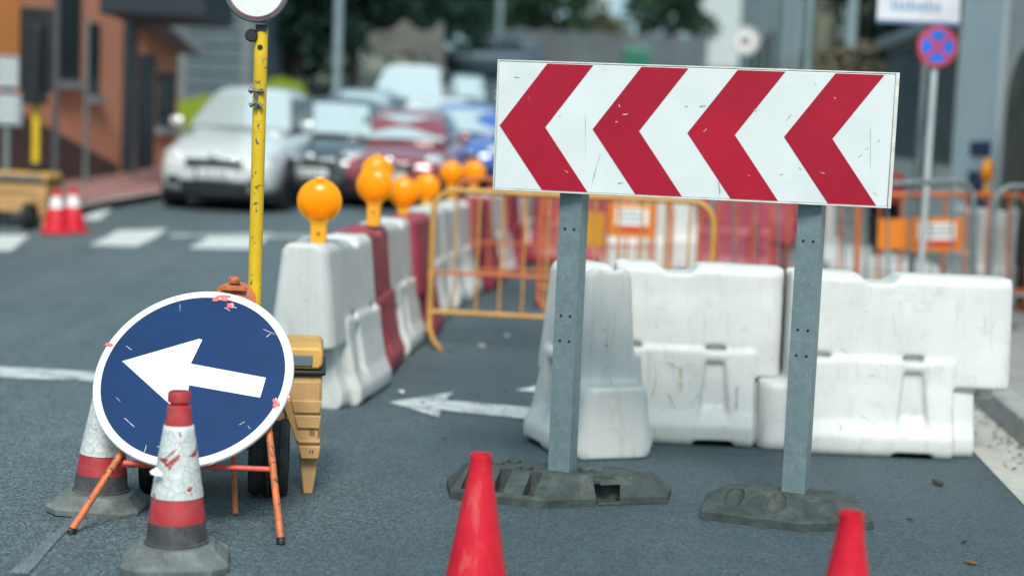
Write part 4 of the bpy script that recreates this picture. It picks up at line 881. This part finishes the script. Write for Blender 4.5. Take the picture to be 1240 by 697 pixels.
# ---- plants
def leafmat(name,c1,c2):
    m,nt,b=newmat(name); t=NT(nt); v=t.coord(rand=False); 
    c=t.mix(t.ramp(t.noise(v,1.6,4),.35,.65),c1,c2); nt.links.new(c,b.inputs['Base Color']); b.inputs['Roughness'].default_value=.75; b.inputs['Specular IOR Level'].default_value=.2; return m
LF_D=leafmat('dark_foliage',(.006,.022,.018),(.018,.048,.032)); LF_M=leafmat('mid_foliage',(.016,.05,.028),(.04,.075,.035)); LF_O=leafmat('olive_foliage',(.07,.085,.045),(.13,.12,.07)); LF_G=leafmat('bright_grass',(.15,.21,.014),(.24,.30,.025)); LF_T=leafmat('dry_foliage',(.14,.13,.09),(.23,.2,.14))
BARK=mat('bark',(.10,.085,.07),.9,var=.3,vs=6,bump=.5,bs_=20)
BARKG=mat('mossy_bark',(.15,.15,.12),.9,var=.3,vs=3,dirt=(.10,.15,.06),da=.7,ds=3,bump=.5,bs_=20)
def crown_mb(clumps,n,s):
    """leaf faces through the volume of several clumps"""
    V=[];N=0; cl=np.array([c[:3] for c in clumps]); rd=np.array([c[3] for c in clumps]); pr=rd**2/np.sum(rd**2)
    ci=rng.choice(len(clumps),n,p=pr); u=rng.normal(size=(n,3)); u/=np.linalg.norm(u,axis=1)[:,None]
    r=rng.uniform(.35,1.08,n)**.5; c=cl[ci]+u*(rd[ci]*r)[:,None]*np.array([1,1,.85])
    t=rng.normal(size=(n,3)); t/=np.linalg.norm(t,axis=1)[:,None]; b=np.cross(t,rng.normal(size=(n,3))); b/=np.linalg.norm(b,axis=1)[:,None]
    ss=s*rng.uniform(.6,1.4,n)[:,None]
    v=np.stack([c-t*ss,c+b*ss*.5,c+t*ss,c-b*ss*.5],1).reshape(-1,3)
    g=MB(); g.v=[tuple(x) for x in v]; g.f=[(4*i,4*i+1,4*i+2,4*i+3) for i in range(n)]; return g
def tree(x,y,ztrunk,clumps,n,s,lm,label,tr=.18,cat='tree',name='tree',bark=BARK,group=None,zb=None):
    zb=hg(y)-.05 if zb is None else zb; root=empty(name,(x,y,zb),0,label,cat,group)
    g=MB(); tp=Vector((random.uniform(-.2,.2),0,ztrunk)); g.tube([(0,0,0),tp*.4+Vector((tr*.4,0,0)),tp],[tr,tr*.8,tr*.6],12)
    for c in clumps[:6]: g.tube([tp*.75,(tp*.75+Vector(c[:3]))/2+Vector((0,0,.1)),Vector(c[:3])],[tr*.5,tr*.3,tr*.1],7)
    g.build('trunk',bark,root); crown_mb(clumps,n,s).build('crown',lm,root,smooth=False,fix=False); return root
def rclumps(w,h0,h1,n,r0,r1,d=1.5):
    return [(random.uniform(-w,w),random.uniform(-d,d),random.uniform(h0,h1),random.uniform(r0,r1)) for _ in range(n)]
BT='dark trees behind the car queue'
for (px,y,w,h0,h1,lm,lab) in [(352,44,1.7,1.2,5.4,LF_D,'dark dense tree right behind the yellow mast'),(425,46,2.0,1.2,6,LF_D,'very dark broad tree behind the tall grey lamp post'),
        (500,52,2.2,2.2,7,LF_D,'dark tree towering behind the crumbling grey wall'),(562,60,2.0,2.5,7,LF_D,'dark tree above the far dark off-road car')]:
    tree(GX(px,y),y,2.6,rclumps(w,h0,h1,16,1.0,1.5),5200,.16,lm,lab,group=BT)
for (px,y,w,h0,h1,lm,lab) in [(655,78,2.6,2.0,4.0,LF_M,'rounded mid green tree behind the far grey wall, left of the pale gap'),(610,84,2.0,2,3.9,LF_M,'mid green tree between the dark woods and the rounded one'),
        (815,78,1.5,1.0,4.6,LF_M,'narrow green tree behind the far wall, right of the pale gap'),(708,92,1.8,1.0,2.2,LF_O,'low olive bush under the pale sky gap')]:
    tree(GX(px,y),y,2.0,rclumps(w,h0,h1,12,.8,1.3),3600,.17,lm,lab,group='green trees beyond the far wall')
wood=[(random.uniform(-1,1)*9,random.uniform(-2,2),random.uniform(.5,8),random.uniform(1.2,2.2)) for _ in range(70)]
wc=crown_mb([(GX(430,88)+a_,88+b_,hg(88)+c_,d_) for a_,b_,c_,d_ in wood],16000,.30); tag(wc.build('far_woodland',LF_D,smooth=False,fix=False),'dark far woodland closing the view behind the car queue','woodland',None,'stuff')
# bright grass bank behind the white car
g=MB(); bx0=GX(205,38);bx1=GX(395,38); n=24; vs=[];fs=[]
for j,(yy,hh) in enumerate([(35,-.1),(36.5,.55),(38,1.0),(39.3,1.05)]):
    for i in range(n+1):
        t=i/n; prof=.55+.5*math.exp(-((t-.70)/.18)**2)-.75*max(0,(t-.8)/.2)-.2*max(0,(.2-t)/.2); vs.append((bx0+(bx1-bx0)*t,yy,hg(38)-.2+(hh*prof*1.05 if hh>0 else hh)+.05*math.sin(i*1.7)))
for j in range(3):
    for i in range(n): k=j*(n+1)+i; fs.append((k,k+1,k+n+2,k+n+1))
g.add(vs,fs); tag(g.build('grass_bank',LF_G,fix=False),None,None,None,'structure')
g=MB()
for k in range(5000):
    i=random.randrange(len(fs)); f=fs[i]; a_,b_=random.random(),random.random(); p=(Vector(vs[f[0]])*(1-a_)+Vector(vs[f[1]])*a_)*(1-b_)+(Vector(vs[f[3]])*(1-a_)+Vector(vs[f[2]])*a_)*b_
    h_=random.uniform(.06,.16); dx=random.uniform(-.05,.05); g.add([p+Vector((-.012,0,-.01)),p+Vector((.012,0,-.01)),p+Vector((dx,random.uniform(-.04,.04),h_))],[(0,1,2)])
tag(g.build('grass_tufts',LF_G,smooth=False,fix=False),'bright yellow green grass covering the bank behind the white car','grass',None,'stuff')
# crumbling grey wall, low hedge and far wall
STONE=mat('weathered_stone',(.12,.125,.11),.9,var=.25,vs=.9,dirt=(.12,.12,.11),da=.5,ds=2.5,bump=.4,bs_=10)
FARWALL=mat('far_grey_wall',(.10,.12,.13),.9,var=.2,vs=.5,dirt=(.08,.09,.1),da=.4,ds=1.5)
w0=P(447,75,42);
pts=[P(x_,y_,42) for x_,y_ in [(443,46),(452,38),(474,36),(486,26),(492,24),(503,34),(512,38),(524,36),(531,27),(537,28),(538,86),(520,86),(520,66),(500,68),(498,62),(482,66),(470,68),(458,70),(448,58)]]
g=MB(); g.prism([(p.x-w0.x,p.z-w0.z) for p in pts],0,.5); o=g.build('ruined_wall',STONE,loc=w0,smooth=False); tag(o,'crumbling pale stone wall with a jagged top before the dark trees','wall')
g=MB(); z0_=P(660,72,72); z1_=P(660,38,72); xa=GX(598,72);xb=GX(850,72)
g.box(xa,xb,0,.4,-1,z1_.z-hg(72)); 
for k in range(9): g.box(xa+k*(xb-xa)/8-.2,xa+k*(xb-xa)/8+.2,-.12,0,-1,z1_.z-hg(72)+.1)
o=g.build('boundary_wall',FARWALL,loc=(0,72,hg(72)),smooth=False); tag(o,'long grey boundary wall with piers at the far end of the road','wall')
# green container in front of the far wall
GREEN=mat('green_paint',(.02,.16,.10),.5); q=P(771,70,70); 
g=MB(); g.loft([[(-.5,-.4,0),(.5,-.4,0),(.5,.4,0),(-.5,.4,0)],[(-.62,-.5,.95),(.62,-.5,.95),(.62,.5,.95),(-.62,.5,.95)]]); cb=empty('waste_container',(q.x,70,hg(70)),0,'small green waste container before the far grey wall','container')
g.build('body',GREEN,cb,bev=.04); g=MB(); g.loft([[(-.66,-.54,.95),(.66,-.54,.95),(.66,.54,.95),(-.66,.54,.95)],[(-.5,-.4,1.15),(.5,-.4,1.15),(.5,.4,1.15),(-.5,.4,1.15)]]); g.build('lid',GREEN,cb,bev=.03)
for sx in (-1,1): g=MB(); g.lathe([(.1,-.04),(.1,.04)],16,M=Matrix.Translation((sx*.45,-.3,.08))@Matrix.Rotation(R_(90),4,'Y')); g.build('wheel',TYRE,cb)
# pale far building and a distant white one
PALE=mat('pale_render',(.42,.47,.47),.85,var=.05,vs=.3)
def far_block(px0,px1,y,ztop,label,nw=5,nf=4,m=PALE):
    x0=GX(px0,y);x1=GX(px1,y); r=empty('apartment_building',((x0+x1)/2,y,hg(y)),0,label,'building'); hw=(x1-x0)/2
    g=MB(); g.box(-hw,hw,0,9,-1,ztop); g.build('wall',m,r,smooth=False); g=MB(); g.box(-hw-.3,hw+.3,-.3,9.3,ztop,ztop+.3); g.build('roof',SILL,r,smooth=False)
    for j in range(nf):
        for i in range(nw):
            cx=-hw+(i+.5)*2*hw/nw; cz=ztop-1.6-j*2.9
            if cz<1: continue
            g=MB(); g.box(cx-.55,cx+.55,-.06,.0,cz-.6,cz+.6); g.build('window',WINDOW,r,smooth=False)
far_block(692,736,150,24,'pale apartment block seen through the gap between the two green trees',3,5)
far_block(845,905,135,26,'pale block rising behind the narrow green tree',3,5)
# ---- right street wall: separate houses along a receding line
wx=lambda y:4.92+.055*(y-15)
KW=1.15
def street_house(y0,y1,hgt,m,label,name,parts=()):
    y0*=KW;y1*=KW; A_=Vector((wx(y0),y0,hg(y0)+.12)); B_=Vector((wx(y1),y1,0)); ux=(B_-Vector((A_.x,A_.y,0))); L_=ux.length; yw=math.atan2(ux.y,ux.x)
    r=empty(name,A_,yw,label,'building'); g=MB(); g.prism([(0,-.3),(L_,-.3),(L_,hgt),(0,hgt)],-7,0); wall=g.build('wall',m,r,smooth=False)
    g=MB(); g.prism([(-.0,hgt),(L_,hgt),(L_,hgt+.15),(0,hgt+.15)],-7,.2); g.build('cornice',SILL,r,smooth=False)
    return r,L_
BEIGE=mat('weathered_cream_plaster',(.62,.61,.57),.9,var=.12,vs=1,dirt=(.26,.26,.24),da=.5,ds=2,streak=(.2,.2,.18)); WHITEW=mat('pale_grey_facade',(.74,.80,.80),.85,var=.05,vs=1); ARCH=mat('arch_stone',(.60,.57,.53),.9,var=.12,vs=2,dirt=(.2,.22,.15),da=.4,ds=4)
NAVY=mat('navy_door_paint',(.008,.03,.14),.4); TEALG=mat('teal_grey_plaster',(.30,.36,.36),.85,var=.12,vs=1,dirt=(.2,.24,.24),da=.4,ds=3)
r,L_=street_house(8.5,13.7,6.5,ARCH,'stone fronted house with a dark arched doorway at the right edge','stone_house')
def arch_opening(uc,w_,zs,name,m,r,dep=.03):
    g=MB(); pts=[(uc-w_,-.1),(uc-w_,zs)]+[(uc-w_*math.cos(R_(k)),zs+w_*math.sin(R_(k))) for k in range(15,180,15)]+[(uc+w_,zs),(uc+w_,-.1)]; g.prism(pts,.0,dep); return g.build(name,m,r,smooth=False)
arch_opening(4.66,.83,1.8,'arch_surround',ARCH,r,.16); arch_opening(4.66,.63,1.8,'doorway',mat('old_door_wood',(.10,.10,.075),.7,var=.3,vs=3),r,.165)
r,L_=street_house(13.75,15.6,6.5,WHITEW,'narrow pale grey house with a navy blue door','white_house')
g=MB(); g.prism([(.40,-.1),(1.2,-.1),(1.2,1.18),(.40,1.18)],0,.03); g.build('door',NAVY,r,smooth=False); g=MB(); g.prism([(.40,1.34),(1.2,1.34),(1.2,1.5),(.40,1.5)],0,.03); g.build('transom',NAVY,r,smooth=False)
g=MB(); g.prism([(.0,-.1),(.12,-.1),(.12,6.4),(0,6.4)],0,.06); g.build('pilaster',WHITEW,r,smooth=False)
r,L_=street_house(15.65,19.5,2.75,BEIGE,'low weathered cream wall building with a dark stained top, behind the no stopping sign','cream_outbuilding')
g=MB(); g.prism([(1.0,-.1),(1.9,-.1),(1.9,1.5),(1.0,1.5)],0,.04); g.build('gate',mat('grey_gate_paint',(.30,.31,.30),.7,var=.2,vs=3,streak=(.2,.2,.19)),r,smooth=False)
g=MB(); g.prism([(.02,1.15),(L_-.02,1.25),(L_-.02,2.7),(.02,2.7)],0,.03); g.build('stained_upper_wall',mat('dark_stained_plaster',(.09,.115,.12),.9,var=.3,vs=2,streak=(.3,.31,.3)),r,smooth=False)
KW=1.0
r,L_=street_house(29,37,8,TEALG,'pale teal grey terraced house beyond the tall tree trunk','terraced_house')
for k in range(4): g=MB(); g.prism([(.8+k*1.9,1.0),(1.7+k*1.9,1.0),(1.7+k*1.9,2.6),(.8+k*1.9,2.6)],0,.05); g.build('window',WINDOW,r,smooth=False)
for k in range(4): g=MB(); g.prism([(.2+k*1.9,-.1),(.4+k*1.9,-.1),(.4+k*1.9,7.9),(.2+k*1.9,7.9)],0,.09); g.build('pilaster',WHITEW,r,smooth=False)
r,L_=street_house(37.2,48,7,BEIGE,'cream terraced house, farthest on the right side of the road','terraced_house')
for k in range(5): g=MB(); g.prism([(.8+k*2,1.0),(1.7+k*2,1.0),(1.7+k*2,2.6),(.8+k*2,2.6)],0,.05); g.build('window',WINDOW,r,smooth=False)
# trees and shrubs right
tree(wx(25.5)+.1,25.5,4.0,[(random.uniform(-.2,2.2),random.uniform(-1,2.5),random.uniform(1.3,5.2),random.uniform(.6,1.1)) for _ in range(20)],6500,.12,LF_D,'dark evergreen tree beside the outbuilding, behind the chevron board corner',tr=.14)
tx_=P(985,60,25).x
o=tree(tx_,25,6.0,[(random.uniform(-1.2,1.2),random.uniform(-1,1),random.uniform(5.2,7),random.uniform(.7,1.1)) for _ in range(8)],2200,.13,LF_O,'thick mossy trunk of a tall tree rising behind the chevron board',tr=.26,bark=BARKG)
cpts=[(P(x_,y_,19.8)-Vector((P(1030,80,19.8).x,19.8,hg(19.8)))) for x_,y_ in [(1005,62),(1020,70),(1035,66),(1048,58),(1055,76),(1015,84),(1030,88),(1046,84),(1000,80)]]
tree(P(1030,80,19.8).x,19.8,1.4,[(c.x,c.y,c.z,.16) for c in cpts],1500,.045,LF_T,'dry brownish shrub just above the chevron board, before the dark evergreen',tr=.03,cat='shrub',name='shrub')
sx_=P(875,66,27).x; tree(sx_,27,.7,[(0,0,1.0,.42),(.15,0,1.35,.38),(-.12,.1,1.6,.3)],1500,.06,LF_M,'small green shrub at the foot of the terraced house',tr=.04,cat='shrub',name='shrub')
# ---- poles and signs
def pole(px,y,h,r_,m,label,name='lamp_post',head=True,cat='lamp post',lean=0):
    x_=GX(px,y); root=empty(name,(x_,y,hg(y)),0,label,cat); g=MB(); g.tube([(0,0,0),(0,0,h)],[r_,r_*.75],14); g.build('pole',m,root); 
    g=MB(); g.lathe([(r_*2,0),(r_*1.8,.05),(r_*1.1,.12)],16); g.build('base_plate',m,root)
    if head:
        g=MB(); g.tube([(0,0,h),(.25,-.3,h+.25),(.7,-.7,h+.35)],[r_*.7,r_*.6,r_*.5],10); ar_=g.build('arm',m,root)
        g=MB(); g.lathe([(.05,0),(.14,.04),(.10,.12),(.02,.16)],16,M=Matrix.Translation((.8,-.8,h+.28))); g.build('lantern',DARKSTEEL,ar_)
    return root
POLEM=mat('pale_grey_pole',(.22,.30,.32),.5,.3)
pole(404,25.4,7,.088,POLEM,'tall grey lamp post standing behind the silver car')
pole(602,58,6.2,.14,POLEM,'distant lamp post just beyond the far dark car, left of the board')
pole(470,50,4.6,.10,GREYPL,'short dark post in front of the crumbling stone wall',name='post',head=False,cat='post')
pole(963,18.5,7,.045,POLEM,'slim pale pole rising behind the third chevron, left of the mossy trunk')
pole(1017,24,6,.10,POLEM,'pale pole between the mossy trunk and the dark evergreen',head=False,name='utility_pole',cat='pole')
pole(66,21.6,3.0,.05,DARKSTEEL,'thin dark post before the terracotta house, right of the yellow mast',name='post',head=False,cat='post')
pole(103,22.8,2.6,.035,GREYTUBE,'thin grey post before the terracotta house windows',name='post',head=False,cat='post')
# no stopping sign
def disc_sign(px,py,y,rad,label,zbase,blue=True):
    q=P(px,py,y); r=empty('road_sign',(q.x,y,zbase),0,label,'road sign'); h=q.z-zbase
    M=Matrix.Translation((0,-.05,h))@Matrix.Rotation(R_(90),4,'X')
    g=MB(); g.lathe([(rad,-.006),(rad,.006)],48,M=M); d_=g.build('disc',mat('sign_red_enamel',(.5,.04,.05),.4) if blue else WHITESIGN,r)
    if blue:
        g=MB(); g.lathe([(rad*.80,.006),(rad*.80,.009)],48,M=M); bf=g.build('blue_field',mat('sign_blue_enamel',(.01,.13,.62),.4),d_)
        g=MB()
        for an in (45,-45): g.box(-rad*.78,rad*.78,-rad*.095,rad*.095,.010,.012+.001*(an>0),M=M@Matrix.Rotation(R_(an),4,'Z'))
        g.build('red_cross',mat('sign_red_cross',(.5,.04,.06),.4),bf,smooth=False)
    else:
        g=MB(); g.lathe([(rad*.93,.0065),(rad*.93,.008)],48,M=M); 
        g.build('ring',mat('faded_grey_ring',(.35,.38,.4),.5),d_); g=MB(); g.lathe([(rad*.75,.009),(rad*.75,.0095)],48,M=M); g.build('face',WHITESIGN,d_)
        g=MB(); g.box(-rad*.32,rad*.32,-rad*.1,rad*.25,.0100,.011,M=M); g.build('dark_mark',GREYPL,d_,smooth=False); g=MB(); g.box(-rad*.35,rad*.35,-rad*.28,-rad*.12,.0100,.011,M=M); g.build('red_mark',CONERED,d_,smooth=False)
    g=MB(); g.tube([(0,0,0),(0,0,h+.1)],.03,14); g.build('pole',POLEM if not blue else mat('white_grey_pole',(.5,.54,.55),.5,.2),r)
    return r
disc_sign(1133,57,13.2,.172,'round blue and red no stopping sign on a pale pole before the cream outbuilding',.15)
disc_sign(902,50,26,.24,'faded white round sign seen between the second and third chevrons, before the terrace',hg(26)+.1,False)
q=P(1112,8,13.9); r=empty('street_signboard',(q.x,13.9,.15),R_(0),'white rectangular signboard with a blue line of text above the no stopping sign','signboard')
g=MB(); g.box(-.37,.37,-.03,.0,q.z-.15-.16,q.z-.15+.30); pn_=g.build('panel',mat('pale_board_paint',(.66,.68,.72),.5),r,bev=.004)
g=MB(); g.box(-.37,.37,-.034,-.0305,q.z-.15-.16,q.z-.15-.13); g.build('blue_edge',mat('faded_blue_print',(.12,.2,.36),.5),pn_,smooth=False)
g=MB(); xx=-.25
for k in range(9): l_=random.uniform(.025,.04); g.box(xx,xx+l_,-.034,-.0305,q.z-.15-.045,q.z-.15+.03+.02*(k%3==0)); xx+=l_+.018
g.build('text_line',mat('faded_blue_letters',(.25,.36,.5),.5),pn_,smooth=False)
g=MB(); g.tube([(.1,.03,0),(.1,.03,q.z)],.03,12); g.build('pole',GREYTUBE,r)
# white panels on a grey post at the left
q=P(8,110,18.6); r=empty('street_signboard',(q.x,18.6,hg(18.6)),0,'two pale grey panels stacked on a post at the left edge','signboard'); h=q.z-hg(18.6)
for k,(za,zb) in enumerate(((h+.03,h+.42),(h-.42,h-.03))):
    g=MB(); g.box(-.5,.2,-.04,0,za,zb); p_=g.build('panel',mat('pale_blue_grey_panel',(.26,.31,.34),.5),r,bev=.004)
    g=MB()
    for j in range(3): g.box(-.1,.14,-.044,-.0405,za+.08+.1*j,za+.11+.1*j)
    g.build('text_line',WHITESIGN,p_,smooth=False)
g=MB(); g.tube([(0,.02,0),(0,.02,h+.4)],.045,12); g.build('pole',GREYTUBE,r)
# parked motorcycle seen through the right fences
mx=P(1075,250,16.3).x; mo=empty('motorcycle',(mx,16.3,hg(16.3)+.02),R_(72),'black motorcycle with a red top box behind the orange fence on the right','motorcycle')
for xx in (-.62,.62):
    g=MB(); M=Matrix.Translation((xx,0,.31))@Matrix.Rotation(R_(90),4,'X'); g.lathe([(.22,-.04),(.28,-.055),(.31,-.03),(.31,.03),(.28,.055),(.22,.04)],32,M=M); w_=g.build('wheel',TYRE,mo); g=MB(); g.lathe([(.03,-.03),(.22,-.01),(.22,.01),(.03,.03)],20,M=M); g.build('rim',CHROME,w_)
g=MB(); g.prism([(-.5,.42),(.45,.38),(.52,.70),(.35,.88),(.05,.82),(-.2,.74),(-.75,.82),(-.78,.72)],-.14,.14); g.build('body',BLACK,mo,bev=.05)
g=MB(); g.prism([(-.65,.80),(.05,.80),(.0,.88),(-.6,.90)],-.15,.15); g.build('seat',BLACK,mo,bev=.03)
g=MB(); g.box(-.95,-.62,-.2,.2,.9,1.22); g.build('top_box',CONERED,mo,bev=.06)
g=MB(); g.tube([(.62,.06,.31),(.42,.06,1.0)],.03,10); g.tube([(.62,-.06,.31),(.42,-.06,1.0)],.03,10); g.build('fork',DARKSTEEL,mo)
g=MB(); g.tube([(.3,-.36,1.02),(.42,-.15,1.06),(.42,.15,1.06),(.3,.36,1.02)],.016,10); hb=g.build('handlebar',BLACK,mo)
for sx in (-1,1): g=MB(); g.tube([(.38,sx*.25,1.04),(.36,sx*.34,1.26)],.008,6); g.lathe([(.001,-.02),(.06,-.015),(.065,0),(.001,.01)],16,M=Matrix.Translation((.36,sx*.36,1.30))@Matrix.Rotation(R_(90),4,'Y')); g.build('mirror',BLACK,hb)
g=MB(); g.lathe([(.001,.0),(.08,.03),(.09,.09),(.07,.12)],18,M=Matrix.Translation((.46,0,.92))@Matrix.Rotation(R_(90),4,'Y')); g.build('headlight',HEADL,mo)
# cables/kerbside stone block right
